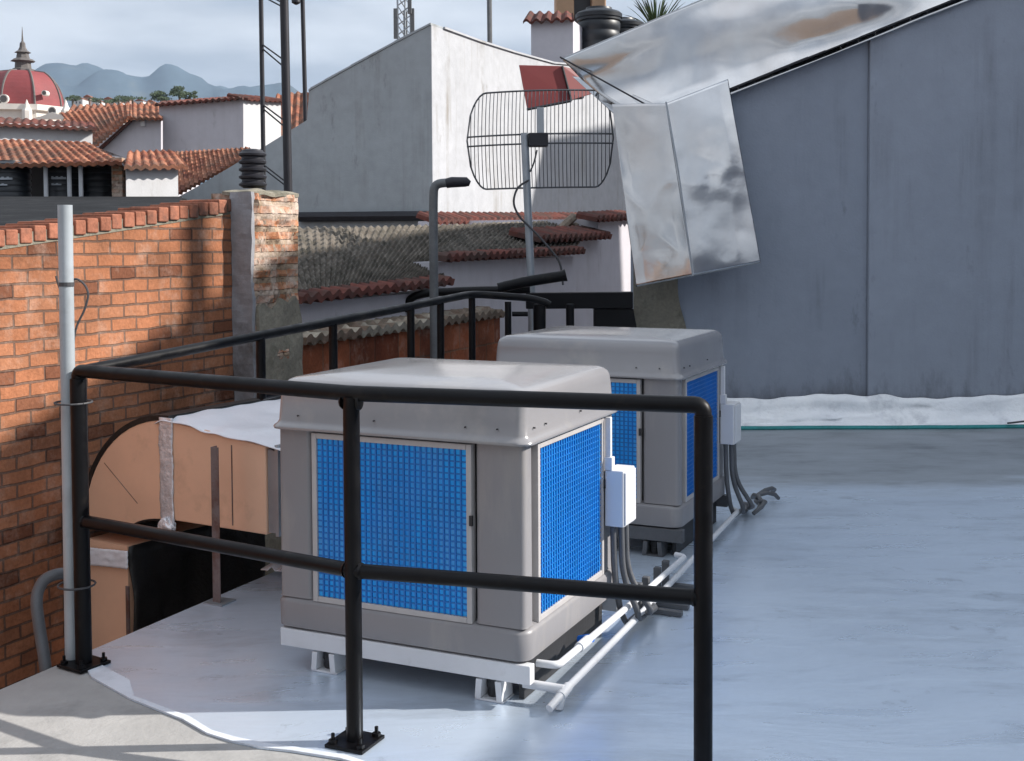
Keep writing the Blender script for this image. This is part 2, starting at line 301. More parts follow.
def sheet_mat():
    m, t, p = nodes('dented_aluminium_sheet')
    g = N(t, 'ShaderNodeNewGeometry').outputs['Position']
    c = ramp(t, tex_noise(t, g, 1.4, 7, 0.6), [(0.3, (0.50, 0.505, 0.51)), (0.7, (0.62, 0.62, 0.625))])
    c = mix(t, ramp(t, tex_noise(t, mapping(t, g, (1.2, 1.2, 0.6)), 1.3, 6, 0.6), [(0.44, gray(0)), (0.74, gray(0.35))]), c, (0.42, 0.35, 0.31))  # brown patches in the colour stand in for warm reflections
    L(t, c, p.inputs['Base Color']); p.inputs['Metallic'].default_value = 1.0
    L(t, ramp(t, tex_noise(t, g, 2.2, 6, 0.6), [(0.3, gray(0.09)), (0.7, gray(0.24))]), p.inputs['Roughness'])
    h = mth(t, 'ADD', tex_noise(t, g, 1.5, 2, 0.4), mth(t, 'MULTIPLY', tex_noise(t, g, 7, 3, 0.5), 0.02))
    bump(t, p, h, 0.28, 0.2)
    return m
M['metal_sheet'] = sheet_mat()

# ------------------------------------------------------------------ mesh helpers
class MB:
    def __init__(self): self.bm = bmesh.new(); self.uv = None; self.uvs = {}
    def prism(self, pts, vec):
        pts = [V(p) for p in pts]; vec = V(vec); bm = self.bm
        a = [bm.verts.new(p) for p in pts]; b = [bm.verts.new(p + vec) for p in pts]
        n = len(pts); bm.faces.new(a); bm.faces.new(b[::-1])
        for i in range(n): bm.faces.new((a[i], b[i], b[(i+1) % n], a[(i+1) % n]))
        return self
    def obox(self, o, x, y, z):            # corner + three edge vectors
        o, x, y, z = V(o), V(x), V(y), V(z)
        return self.prism([o, o + x, o + x + y, o + y], z)
    def box(self, lo, hi):
        lo, hi = V(lo), V(hi); d = hi - lo
        return self.obox(lo, (d.x, 0, 0), (0, d.y, 0), (0, 0, d.z))
    def tube(self, path, r, n=10, closed=False):
        path = [V(p) for p in path]; bm = self.bm; rings = []
        k = len(path); rs = r if isinstance(r, (list, tuple)) else [r]*k
        t0 = (path[1] - path[0]).normalized()
        up = Z if abs(t0.z) < 0.9 else V((1, 0, 0))
        nrm = t0.cross(up).normalized()
        for i, p in enumerate(path):
            if i == 0: t = path[1] - path[0]
            elif i == k - 1: t = path[-1] - path[-2]
            else: t = (path[i+1] - path[i]).normalized() + (path[i] - path[i-1]).normalized()
            t.normalize()
            nrm = (nrm - t*nrm.dot(t)).normalized(); bn = t.cross(nrm)
            # keep width across mitres
            s = 1.0
            if 0 < i < k - 1:
                c = max(0.35, t.dot((path[i+1] - path[i]).normalized())); s = min(1.15, 1/c)
            rings.append([bm.verts.new(p + (nrm*math.cos(q*2*math.pi/n) + bn*math.sin(q*2*math.pi/n))*rs[i]*s) for q in range(n)])
        for i in range(k - 1):
            for q in range(n):
                bm.faces.new((rings[i][q], rings[i][(q+1) % n], rings[i+1][(q+1) % n], rings[i+1][q]))
        bm.faces.new(rings[0]); bm.faces.new(rings[-1][::-1])
        return self
    def lathe(self, c, prof, n=24, a0=0.0):
        c = V(c); bm = self.bm; rings = []
        for r, z in prof:
            rings.append([bm.verts.new(c + V((r*math.cos(a0 + q*2*math.pi/n), r*math.sin(a0 + q*2*math.pi/n), z))) for q in range(n)])
        for i in range(len(rings) - 1):
            for q in range(n): bm.faces.new((rings[i][q], rings[i][(q+1) % n], rings[i+1][(q+1) % n], rings[i+1][q]))
        bm.faces.new(rings[0]); bm.faces.new(rings[-1][::-1])
        return self
    def sheet(self, f, nu, nv, thick=None, uvf=None):
        bm = self.bm
        g = [[bm.verts.new(V(f(i/nu, j/nv))) for i in range(nu + 1)] for j in range(nv + 1)]
        fs = []
        for j in range(nv):
            for i in range(nu):
                fc = bm.faces.new((g[j][i], g[j][i+1], g[j+1][i+1], g[j+1][i])); fs.append(fc)
                if uvf: self.uvs[fc] = [uvf(a/nu, b/nv) for a, b in ((i, j), (i+1, j), (i+1, j+1), (i, j+1))]
        if thick:
            tv = V(thick)
            h = [[bm.verts.new(v.co + tv) for v in row] for row in g]
            for j in range(nv):
                for i in range(nu): bm.faces.new((h[j][i], h[j+1][i], h[j+1][i+1], h[j][i+1]))
            for j in range(nv):
                for i in (0, nu): bm.faces.new((g[j][i], g[j+1][i], h[j+1][i], h[j][i]))
            for i in range(nu):
                for j in (0, nv): bm.faces.new((g[j][i], g[j][i+1], h[j][i+1], h[j][i]))
        return self
    def build(self, name, mat, parent=None, smooth=False, bevel=0, seg=2):
        bm = self.bm
        if bm.faces: bmesh.ops.recalc_face_normals(bm, faces=bm.faces[:])
        uv = bm.loops.layers.uv.new('UVMap')
        for f in bm.faces:
            if f in self.uvs:
                for l, q in zip(f.loops, self.uvs[f]): l[uv].uv = q
                continue
            n = f.normal
            if abs(n.z) > 0.75:
                for l in f.loops: p = l.vert.co; l[uv].uv = (p.dot(A), p.dot(B))
            else:
                t = V((-n.y, n.x, 0)); t.normalize()
                for l in f.loops: p = l.vert.co; l[uv].uv = (p.dot(t), p.z)
        if smooth:
            for f in bm.faces: f.smooth = True
        me = bpy.data.meshes.new(name); bm.to_mesh(me); bm.free()
        o = bpy.data.objects.new(name, me); COL.objects.link(o)
        me.materials.append(mat)
        if smooth and smooth != 'all':
            try: me.set_sharp_from_angle(angle=R(40))
            except Exception: pass
        if bevel:
            b = o.modifiers.new('bevel', 'BEVEL'); b.width = bevel; b.segments = seg; b.limit_method = 'ANGLE'; b.angle_limit = R(35)
        if parent is not None:
            o.parent = parent
            o.matrix_parent_inverse = (parent.matrix_basis if parent.parent is None else Matrix.Identity(4)).inverted()
        return o
def tag(o, label, cat, group=None, kind=None):
    if label: o['label'] = label
    if cat: o['category'] = cat
    if group: o['group'] = group
    if kind: o['kind'] = kind
    return o
def thing(name, loc, label, cat, group=None):
    o = bpy.data.objects.new(name, None); COL.objects.link(o); o.location = loc; o.empty_display_size = 0.1
    o.matrix_basis = Matrix.Translation(loc)
    return tag(o, label, cat, group)
def structure(o): o['kind'] = 'structure'; return o
def copy_tree(o, parent=None):
    c = o.copy(); COL.objects.link(c)
    if parent is not None: c.parent = parent; c.matrix_parent_inverse = o.matrix_parent_inverse.copy()
    for ch in list(o.children): copy_tree(ch, c)
    return c
def arc(c, x, y, r, a0, a1, n=6):
    c, x, y = V(c), V(x), V(y)
    return [c + x*r*math.cos(R(a0 + (a1 - a0)*i/n)) + y*r*math.sin(R(a0 + (a1 - a0)*i/n)) for i in range(n + 1)]
def rounded(path, r, n=5):                 # rounds the corners of a polyline
    p = [V(q) for q in path]; o = [p[0]]
    for i in range(1, len(p) - 1):
        d0 = (p[i-1] - p[i]); d1 = (p[i+1] - p[i]); k = min(r, d0.length*0.49, d1.length*0.49)
        a, b = p[i] + d0.normalized()*k, p[i] + d1.normalized()*k
        for q in range(n + 1):
            t = q/n; o.append(a*(1-t)**2 + p[i]*2*t*(1-t) + b*t*t)
    o.append(p[-1]); return o
def nz(p, s, seed=0.0): return noise.noise(V(p)*s + V((seed, seed*1.7, seed*0.3)))

def tile_roof(e0, e1, r1, r0, tw=0.22, course=0.36, h=0.05, sub=6, thick=0.05, mb=None):
    """barrel tiles: e0-e1 along the eave, r0-r1 along the ridge"""
    e0, e1, r1, r0 = V(e0), V(e1), V(r1), V(r0); mb = mb or MB()
    w = max((e1 - e0).length, (r1 - r0).length); l = max((r0 - e0).length, (r1 - e1).length)
    nc = max(2, round(w/tw)); nr = max(1, round(l/course))
    nrm = (e1 - e0).cross(r0 - e0).normalized()
    if nrm.z < 0: nrm = -nrm
    nu, nv = nc*sub, nr*4
    def f(u, v):
        p = (e0*(1-u) + e1*u)*(1-v) + (r0*(1-u) + r1*u)*v
        cu = u*nc; cv = v*nr
        ph = cu % 1.0
        prof = math.sin(math.pi*min(1, ph/0.62)) if ph < 0.62 else -0.45*math.sin(math.pi*(ph-0.62)/0.38)
        step = (1 - (cv % 1.0)) if cv < nr - 1e-6 else 0.0
        jit = nz((math.floor(cu)*3.1, math.floor(cv)*2.3, 5), 1.0)*0.35
        return p + nrm*(h*prof*(1 + jit*0.4) + 0.022*step + 0.012*jit)
    mb.sheet(f, nu, nv, thick=-nrm*thick, uvf=lambda u, v: (u*nc - 0.0 + 0.19, v*nr + 0.001))
    return mb

# ================================================================== SETTING
EDGE0 = V((-1.81, 4.11, 0))                                  # left edge of the roof slab runs along A
def edge(t, z=0.0): q = EDGE0 + A*t; return V((q.x, q.y, z))
structure(MB().prism([(-9000, -3000, -5), (9000, -3000, -5), (9000, 12000, -5), (-9000, 12000, -5)], (0, 0, -0.5)).build('ground', M['ground']))
slab = [edge(-7), edge(6.55), V((14, 10.14, 0)), V((14, -3.0, 0))]
structure(MB().prism(slab, (0, 0, -0.24)).build('roof_floor', M['concrete']))
curve = [(-1.655, 4.44), (-1.52, 4.215), (-1.42, 4.11), (-1.319, 4.014), (-1.2, 3.915), (-1.094, 3.828), (-0.98, 3.72), (-0.888, 3.66), (-0.79, 3.615), (-0.691, 3.585), (-0.529, 3.53), (-0.38, 3.44), (-0.2, 3.33), (0.1, 3.15), (0.6, 2.9), (1.3, 2.6), (2.4, 2.3), (5, 2.0), (13.9, 1.7)]
cz = []
for i, (x, y) in enumerate(curve):
    j = 0.012*nz((x*3, y*3, 1), 2.0); cz.append(V((x + j, y + j, 0.004)))
silver = cz + [V((13.9, 10.1, 0.004)), edge(6.5, 0.004)]
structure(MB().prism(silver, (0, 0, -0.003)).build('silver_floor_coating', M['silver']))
inner = []
for i, q in enumerate(cz[:13]):
    n_ = V((0.55, 0.83, 0)) if i < 11 else V((0.2, 0.97, 0))
    inner.append(V((q.x, q.y, 0.0085)) + n_*(0.022 + 0.022*nz(q*4, 1.0) + (0.06 if i in (1, 2) else 0)))
structure(MB().prism([V((q.x, q.y, 0.0085)) for q in cz[:13]] + inner[::-1], (0, 0, -0.004)).build('floor_paint_edge', M['paint_edge']))
# mountains, far behind the town
prof = [(-260, 96), (-180, 88), (-90, 92), (0, 90), (25, 82), (47, 73.5), (62, 71), (75, 70), (85, 67), (97, 69), (110, 73), (125, 74), (140, 77), (152, 76), (168, 73.5), (178, 76), (190, 82), (200, 85), (208, 89), (222, 86), (232, 91), (250, 95), (300, 100), (380, 108), (520, 112), (700, 116)]
def prof_y(px):
    for (x0, y0), (x1, y1) in zip(prof, prof[1:]):
        if x0 <= px <= x1: return y0 + (y1 - y0)*(px - x0)/(x1 - x0)
    return 112
def mtn(u, v):
    px = -260 + 960*u
    top = at(px, prof_y(px), 3600)
    y = 1500 + 3600*v
    x = top.x/3600*(1500 + 2100*min(1, v/0.583)) if v < 0.583 else top.x
    hgt = top.z + 5
    k = min(1, v/0.583); k = k*k*(3 - 2*k)*0.45 + 0.55*k if v < 0.583 else 1 - 0.5*(v - 0.583)/0.417
    h = hgt*k*(1 + (0.16*nz((x, y, 0), 0.004) + 0.08*nz((x, y, 0), 0.011))*min(1, 8*abs(v - 0.583))) + 6*nz((x, y, 0), 0.02)*min(1, 12*abs(v - .583))
    return (x, y, -5 + h)
structure(MB().sheet(mtn, 160, 48).build('mountains', M['mountain'], smooth='all'))

# ================================================================== BRICK WALL, left
WALL0 = EDGE0 - B*1.0
def wl(t, z, off=0.0): q = WALL0 + A*t + B*off; return V((q.x, q.y, z))
def wl_t(px, py): return (on(px, py, WALL0, B) - WALL0).dot(A)
t0, t1 = -4.0, wl_t(232, 210)
def topz(t):                                        # the top rises away from the roof edge
    ta, tb = wl_t(0, 238), wl_t(230, 208)
    za, zb = on(0, 247, WALL0, B).z, on(230, 212, WALL0, B).z
    return za + (zb - za)*(t - ta)/(tb - ta)
bw = thing('brick_wall', wl(1.5, -4.9), 'sunlit orange brick wall with a rowlock coping, behind the railing', 'wall')
MB().prism([wl(t0, -5), wl(t1, -5), wl(t1, topz(t1)), wl(t0, topz(t0))], -B*0.22).build('brickwork', M['brick'], bw)
cp = MB(); k = 0; t = t0
while t < t1 - 0.01:
    w = 0.080 + 0.010*random.random(); e = min(t + w, t1)
    j = 0.012*(random.random() - 0.5); dz = 0.008*(random.random() - 0.5)
    zt = topz((t + e)/2) - 0.006*random.random()
    cp.obox(wl(t, zt + 0.004, 0.013 + j), A*(e - t - 0.012), -B*0.29, Z*(0.074 + dz))
    t = e
cp.build('coping', M['coping'], bw, bevel=0.006)
mb = MB().prism([wl(t0, topz(t0) - 0.012, 0.004), wl(t1, topz(t1) - 0.012, 0.004), wl(t1, topz(t1) + 0.05, 0.004), wl(t0, topz(t0) + 0.05, 0.004)], -B*0.24)
mb.build('mortar_shadow_line', M['old_plaster'], bw)  # dark colour here stands for the shadow line under the coping

pil0 = wl(t1, 0)                                    # brick pillar that ends the wall
pw = (on(298, 210, pil0 + B*0.14, B) - pil0).dot(A)
pz = on(262, 193, pil0 + B*0.14, B).z
pl = thing('brick_pillar', pil0 + V((0, 0, -4.9)), 'rough brick pillar with a grey concrete face at the end of the brick wall', 'pillar')
def pil_face(u, v):
    p = pil0 + A*(0.006 + (pw - 0.006)*u) + B*0.14 + Z*(-5 + (pz + 5)*v)
    return p + B*(0.035*nz(p, 5) + 0.03*nz(p, 13) + 0.012*nz(p, 31))*(1 if 0 < u < 1 and 0 < v < 1 else 0.3)
MB().sheet(pil_face, 22, 300, thick=-B*0.30).build('rough_brick', M['brick_rough'], pl)
def pil_conc(u, v):
    p = pil0 - A*0.016 + B*(0.003 + 0.142*u) + Z*(-5 + (pz + 5.004)*v)
    return p - A*(0.014*nz(p, 6) + 0.008*nz(p, 18)) + B*(0.012*nz(p, 9, 3) if u > 0.8 else 0)
MB().sheet(pil_conc, 8, 200, thick=A*0.03).build('concrete_face', M['pillar_concrete'], pl)
def pil_cap(u, v):
    p = pil0 + A*(-0.012 + (pw + 0.016)*u) + B*(-0.06 + 0.205*v)
    e = 1 - max(abs(2*u - 1), abs(2*v - 1))**4
    return p + Z*(pz + 0.006 + 0.018*e + 0.014*nz(p, 9))
MB().sheet(pil_cap, 12, 10, thick=-Z*0.02).build('mortar_cap', M['old_plaster'], pl)
# render skirt, where the pillar is plastered below
def skirt(u, v):
    p = pil0 + A*(0.02 + (pw - 0.02)*u) + B*0.165 + Z*(-5 + (5 + 1.16 + 0.16*nz((u*3, 0, 2), 1.3))*v)
    return p + B*0.02*nz(p, 6)
MB().sheet(skirt, 12, 90, thick=-B*0.03).build('render_skirt', M['old_plaster'], pl)

# black ribbed drum on the pillar
dc = at(253, 191, pil0.y + 0.16); dc.z = pz + 0.035
dh = 1.57 + (244 - 152)/F_PX*dc.y - dc.z
dr = 13.5/F_PX*dc.y
pr_ = [(dr*0.7, 0)]
for i in range(5):
    z0 = dh*(i + 0.12)/5.2; z1 = dh*(i + 0.85)/5.2
    pr_ += [(dr*0.8, z0), (dr, z0 + (z1-z0)*0.25), (dr*1.02, z0 + (z1-z0)*0.6), (dr*0.8, z1)]
pr_ += [(dr*0.75, dh*0.97), (dr*0.35, dh)]
tag(MB().lathe(dc, pr_, 28).build('ribbed_drum', M['mast_dark'], smooth=True), 'black drum of stacked ribs standing on the brick pillar', 'drum')

# ================================================================== GABLE WALL, right
GY = 9.99
gw = thing('gable_wall', (3.2, GY, 0), 'blue grey painted gable wall with a sloping top behind the silver roof', 'wall')
def gz(px, py): return at(px, py, GY)
xs = at(866, 380, GY).x
x_l = at(634, 300, GY).x
ga, gb_ = at(690, 107, GY), at(960, -1, GY)
sl = (gb_.z - ga.z)/(gb_.x - ga.x)
def gtop(x): return ga.z + sl*(x - ga.x)
MB().prism([(x_l, GY, -5), (xs, GY, -5), (xs, GY, gtop(xs)), (x_l, GY, gtop(x_l))], (0, 0.28, 0)).build('wall_face', M['gable_grey'], gw)
MB().prism([(xs + 0.002, GY - 0.05, -5), (9.6, GY - 0.05, -5), (9.6, GY - 0.05, gtop(9.6)), (xs + 0.002, GY - 0.05, gtop(xs))], (0, 0.33, 0)).build('wall_bay', M['gable_grey_light'], gw, bevel=0.012)
mb = MB()
n = 60
for i in range(n):
    xa = x_l + (9.6 - x_l)*i/n; xb = x_l + (9.6 - x_l)*(i + 1)/n - 0.001
    j = 0.025*nz((xa, 2, 2), 2.2)
    mb.prism([(xa, GY - 0.125 + 0.5*j, gtop(xa) + 0.003), (xb, GY - 0.125 + 0.5*j, gtop(xb) + 0.003), (xb, GY - 0.125 + 0.5*j, gtop(xb) + 0.018 + 0.4*j), (xa, GY - 0.125 + 0.5*j, gtop(xa) + 0.018 + 0.4*j)], (0, 0.36, 0))
mb.build('top_trim', M['mast_dark'], gw)
def bare(u, v):
    p = V((x_l - 0.006 + (at(684, 300, GY).x - x_l)*u*(1 - 0.12*math.sin(v*9)), GY - 0.012, -0.2 + v*(at(650, 262, GY).z + 0.2)))
    return p + V((0, -0.012 - 0.012*nz(p, 9), 0))
MB().sheet(bare, 14, 30, thick=(0, 0.02, 0)).build('bare_render_patch', M['old_plaster'], gw)

# membrane turned up at the foot of the gable wall
def ups(u, v):
    x = 1.0 + 12.6*u
    top = 0.225 + 0.05*nz((x, 0, 0), 1.3) + 0.035*nz((x, 3, 0), 4)
    ang = v*math.pi/2
    y = 9.70 + 0.2*math.sin(ang)**0.8 + 0.02*nz((x, 0, 7), 1.6); z = 0.012 + top*(1 - math.cos(ang))
    if v > 0.97: y = 9.925
    k = math.sin(math.pi*v)
    return (x, y + 0.05*k*nz((x*1.0, v*2, 2), 2.6) + 0.02*k*nz((x, v*2, 2), 7), z + 0.05*k*nz((x*1.4, v*3, 5), 2.3))
tag(MB().sheet(ups, 260, 12, thick=(0, 0.004, 0.003)).build('wall_flashing', M['upstand'], smooth='all'), 'crumpled white membrane turned up at the foot of the gable wall', 'flashing')
pth = [V((1.0 + 12.6*i/120, 9.68 + 0.02*nz((i*0.11, 0, 7), 1.6) + 0.008*nz((i, 1, 1), 0.7), 0.016)) for i in range(121)]
tag(MB().tube(pth, 0.02, 6).build('teal_cord', M['teal'], smooth=True), 'thin teal cord lying along the edge of the white membrane', 'cord')
pth = [V((4.05 + 0.5*i/14, 9.66 + 0.03*math.sin(i*0.5), 0.05 + 0.0006*i*i)) for i in range(15)]
tag(MB().tube(pth, 0.008, 6).build('loose_cable', M['cable'], smooth=True), 'short dark cable lying on the white membrane, near its right end', 'cable')

# tall building out of view on the right: it shades the far half of the roof
sb = thing('side_building', (9.6, 6, -5), 'plain rendered building standing beyond the right side of the roof', 'building')
lowo = V((0.10, 3.525, 0)) + V((9.0, 0, 0))
ta_ = math.tan(SUN_EL)/math.cos(SUN_AZ)
def sbp(t, z): q = lowo + A*t; return V((q.x, q.y, z))
hz0 = (lowo.x - 0.10)*ta_ + 0.23
STEP = 2.05
MB().prism([sbp(-7, -5), sbp(STEP, -5), sbp(STEP, hz0), sbp(-7, hz0)], V((3, 0.3, 0))).build('low_wing', M['gable_grey'], sb)
def zsh(t):                                          # shade line seen on the brick wall
    q = sbp(t, 0); return q.x
def need(zw, t):
    q = sbp(t, 0); return zw + (q.x + 2.05)*ta_
MB().prism([sbp(STEP + 0.003, -5), sbp(12.6, -5), sbp(12.6, need(0.2, 12.6)), sbp(9, need(0.9, 9)), sbp(6, need(1.3, 6)), sbp(3.9, need(1.02, 3.9)), sbp(STEP + 0.003, need(0.80, STEP))], V((3, 0.3, 0))).build('tall_wing', M['gable_grey'], sb)
fz = 3.05 + (sbp(17.7, 0).x - 0.5)*ta_
MB().prism([sbp(17.5, -5), sbp(26, -5), sbp(26, fz + 1.5), sbp(18.2, fz + 0.28), sbp(17.6, fz - 0.9)], V((3, 0.3, 0))).build('far_shade_block', M['gable_grey'], sb)  # unseen block added to cast shade on the blank building's sunlit wall
MB().obox(sbp(3.84, need(0.9, 3.8) - 0.6), A*0.15, B*0.13, Z*3.4).build('stripe_caster', M['pipe_grey'], sb)  # unseen post added to cast the stripe on the brick wall

# ================================================================== AIR COOLERS
WU, DU, ZF = 0.997, 0.88, 0.892
ac = bpy.data.objects.new('air_cooler', None); COL.objects.link(ac)
tag(ac, 'nearest grey evaporative cooler, in sun, with white junction box above pipes', 'air cooler', 'evaporative coolers on the roof')
def rr(x0, x1, y0, y1, z, r, n=5):                  # rounded rectangle, counter-clockwise
    o = []
    for cx, cy, a0 in ((x1 - r, y0 + r, -90), (x1 - r, y1 - r, 0), (x0 + r, y1 - r, 90), (x0 + r, y0 + r, 180)):
        for i in range(n + 1):
            a = R(a0 + 90*i/n); o.append(V((cx + r*math.cos(a), cy + r*math.sin(a), z)))
    return o
def loft(rings):
    mb = MB(); bm = mb.bm
    vs = [[bm.verts.new(p) for p in r] for r in rings]
    n = len(vs[0])
    for i in range(len(vs) - 1):
        for q in range(n): bm.faces.new((vs[i][q], vs[i][(q+1) % n], vs[i+1][(q+1) % n], vs[i+1][q]))
    bm.faces.new(vs[0][::-1]); bm.faces.new(vs[-1])
    return mb
x0, x1, y0, y1 = -WU, 0.0, 0.0, DU
loft([rr(x0 + 0.012, x1 - 0.012, y0 + 0.012, y1 - 0.012, 0.150, 0.04), rr(x0 - 0.008, x1 + 0.008, y0 - 0.008, y1 + 0.008, 0.158, 0.05),
      rr(x0 - 0.012, x1 + 0.012, y0 - 0.012, y1 + 0.012, 0.246, 0.055), rr(x0 - 0.006, x1 + 0.006, y0 - 0.006, y1 + 0.006, 0.258, 0.055),
      rr(x0 + 0.012, x1 - 0.012, y0 + 0.012, y1 - 0.012, 0.266, 0.05)]).build('base_pan', M['grey_plastic'], ac, smooth=True)
# core behind the filters
loft([rr(x0 + 0.05, x1 - 0.05, y0 + 0.05, y1 - 0.05, 0.2665, 0.03), rr(x0 + 0.05, x1 - 0.05, y0 + 0.05, y1 - 0.05, ZF - 0.002, 0.03)]).build('core', M['dark'], ac)
FXL, FXR, FZB, FZT = -0.197 - 0.6456, -0.197, 0.262, 0.878
FYA, FYB = 0.104, 0.104 + 0.6456
def post(xa, xb, ya, yb):
    return loft([rr(xa, xb, ya, yb, 0.2662, 0.022), rr(xa + 0.003, xb - 0.003, ya + 0.003, yb - 0.003, 0.275, 0.020), rr(xa + 0.004, xb - 0.004, ya + 0.004, yb - 0.004, ZF - 0.002, 0.020)]).build('corner_post', M['grey_plastic'], ac, smooth=True)
post(FXR + 0.006, x1, y0, FYA - 0.021)
post(x0, FXL - 0.006, y0, FYA - 0.012)
post(x0, FXL - 0.020, FYB + 0.02, y1)
post(FXR + 0.010, x1, FYB + 0.008, y1)
mb = MB()                                           # side panels where no filter shows
mb.obox((x0 + 0.012, FYA - 0.015, 0.267), (0.03, 0, 0), (0, FYB - FYA + 0.03, 0), (0, 0, ZF - 0.27))
mb.obox((FXL - 0.015, y1 - 0.04, 0.267), (FXR - FXL + 0.03, 0, 0), (0, 0.03, 0), (0, 0, ZF - 0.27))
mb.build('side_panel', M['grey_plastic'], ac, bevel=0.004)
def filter_panel(o, u, nrm):
    """o: lower corner on the face, u: along the face, nrm: outward"""
    w, h = 0.6456, FZT - FZB; o, u, nrm = V(o), V(u), V(nrm); fw = 0.020
    fr = bpy.data.objects
    mb = MB()
    mb.obox(o - nrm*0.03, u*fw, Z*h, nrm*0.034); mb.obox(o + u*(w - fw) - nrm*0.03, u*fw, Z*h, nrm*0.034)
    mb.obox(o + u*(fw + 0.0005) - nrm*0.03, u*(w - 2*fw - 0.001), Z*fw, nrm*0.0335); mb.obox(o + u*(fw + 0.0005) + Z*(h - fw) - nrm*0.03, u*(w - 2*fw - 0.001), Z*fw, nrm*0.0335)
    f = mb.build('filter', M['filter_frame'], ac, bevel=0.002)
    MB().obox(o + u*(fw + 0.001) + Z*(fw + 0.001) - nrm*0.028, u*(w - 2*fw - 0.002), Z*(h - 2*fw - 0.002), nrm*0.0225).build('pad', M['blue_pad'], f)
    g = MB(); n = 27
    iw, ih = w - 2*fw, h - 2*fw
    for i in range(1, n):
        q = o + u*(fw + iw*i/n - 0.0032) + Z*(fw + 0.001)
        g.obox(q - nrm*0.006, u*0.0058, Z*(ih - 0.002), nrm*0.0055)
    for i in range(1, n):
        q = o + u*(fw + 0.0015) + Z*(fw + ih*i/n - 0.0026)
        g.obox(q - nrm*0.0062, u*(iw - 0.003), Z*0.0050, nrm*0.0042)
    g.build('grille', M['blue_grille'], f)
    cl = MB()
    cl.obox(o + u*(w - 0.006) + Z*(h*0.55) + nrm*0.001, u*0.012, Z*0.035, nrm*0.010)
    cl.build('clip', M['dark'], f)
filter_panel((FXL, 0.0, FZB), (1, 0, 0), (0, -1, 0))
filter_panel((0.0, FYA, FZB), (0, 1, 0), (1, 0, 0))
# lid: flange, upright sides, rounded shoulder, shallow crown
k = 0.012
def lidring(e, z, r): return rr(x0 - e, x1 + e, y0 - e, y1 + e, z, r)
loft([lidring(-0.02, ZF - 0.006, 0.05), lidring(0.020, ZF - 0.006, 0.05), lidring(0.022, ZF, 0.05), lidring(0.020, ZF + 0.006, 0.05), lidring(0.010, ZF + 0.012, 0.04),
      lidring(0.002, ZF + 0.024, 0.034), lidring(-0.004, ZF + 0.12, 0.034), lidring(-0.007, ZF + 0.145, 0.034), lidring(-0.013, ZF + 0.160, 0.034), lidring(-0.024, ZF + 0.171, 0.04), lidring(-0.04, ZF + 0.178, 0.04),
      lidring(-0.2, ZF + 0.190, 0.04), lidring(-0.28, ZF + 0.1955, 0.05), lidring(-0.38, ZF + 0.199, 0.03)]).build('lid', M['lid_plastic'], ac, smooth=True)
for sx in (0.10, 0.42, 0.78, 0.90):
    MB().tube([(x0 + sx, -0.004, ZF + 0.045), (x0 + sx, -0.010, ZF + 0.045)], 0.0030, 8).build('lid_screw', M['dark'], ac)
for sy in (0.07, 0.17, 0.50):
    MB().tube([(0.002, sy, ZF + 0.045), (0.009, sy, ZF + 0.045)], 0.0030, 8).build('lid_screw', M['dark'], ac)
# white support frame under the pan, and its feet
mb = MB()
mb.obox((x0 + 0.012, y0 - 0.010, 0.084), (WU + 0.008, 0, 0), (0, 0.040, 0), (0, 0, 0.065))
mb.obox((x0 + 0.012, y1 - 0.03, 0.084), (WU + 0.008, 0, 0), (0, 0.040, 0), (0, 0, 0.065))
mb.obox((x0 + 0.03, y0 + 0.03, 0.084), (0.045, 0, 0), (0, DU - 0.062, 0), (0, 0, 0.063))
mb.obox((x1 - 0.26, y0 + 0.031, 0.084), (0.045, 0, 0), (0, DU - 0.062, 0), (0, 0, 0.063))
mb.build('support_frame', M['white_paint'], ac, bevel=0.003)
MB().obox((x1 - 0.052, y0 + 0.06, 0.006), (0.02, 0, 0), (0, DU - 0.12, 0), (0, 0, 0.143)).build('shadow_gap_strip', M['dark'], ac)  # dark strip added to stand for the shadow under the pan
for fx, fy in ((-0.80, 0.04), (-0.135, 0.04), (-0.80, DU - 0.09), (-0.24, DU - 0.09)):
    ft = loft([rr(fx - 0.055, fx + 0.055, fy - 0.045, fy + 0.045, 0.0045, 0.006), rr(fx - 0.055, fx + 0.055, fy - 0.045, fy + 0.045, 0.012, 0.006)])
    for sgn in (-1, 1):
        ft.prism([(fx + sgn*0.052, fy - 0.05, 0.0125), (fx + sgn*0.030, fy - 0.05, 0.0125), (fx + sgn*0.024, fy - 0.05, 0.079), (fx + sgn*0.047, fy - 0.05, 0.079)], (0, 0.09, 0))
    f = ft.build('foot', M['white_paint'], ac, bevel=0.002)
    MB().lathe((fx, fy, 0.013), [(0.022, 0), (0.022, 0.03), (0.026, 0.032), (0.026, 0.06), (0.018, 0.0655)], 12).build('rubber_mount', M['dark'], f)
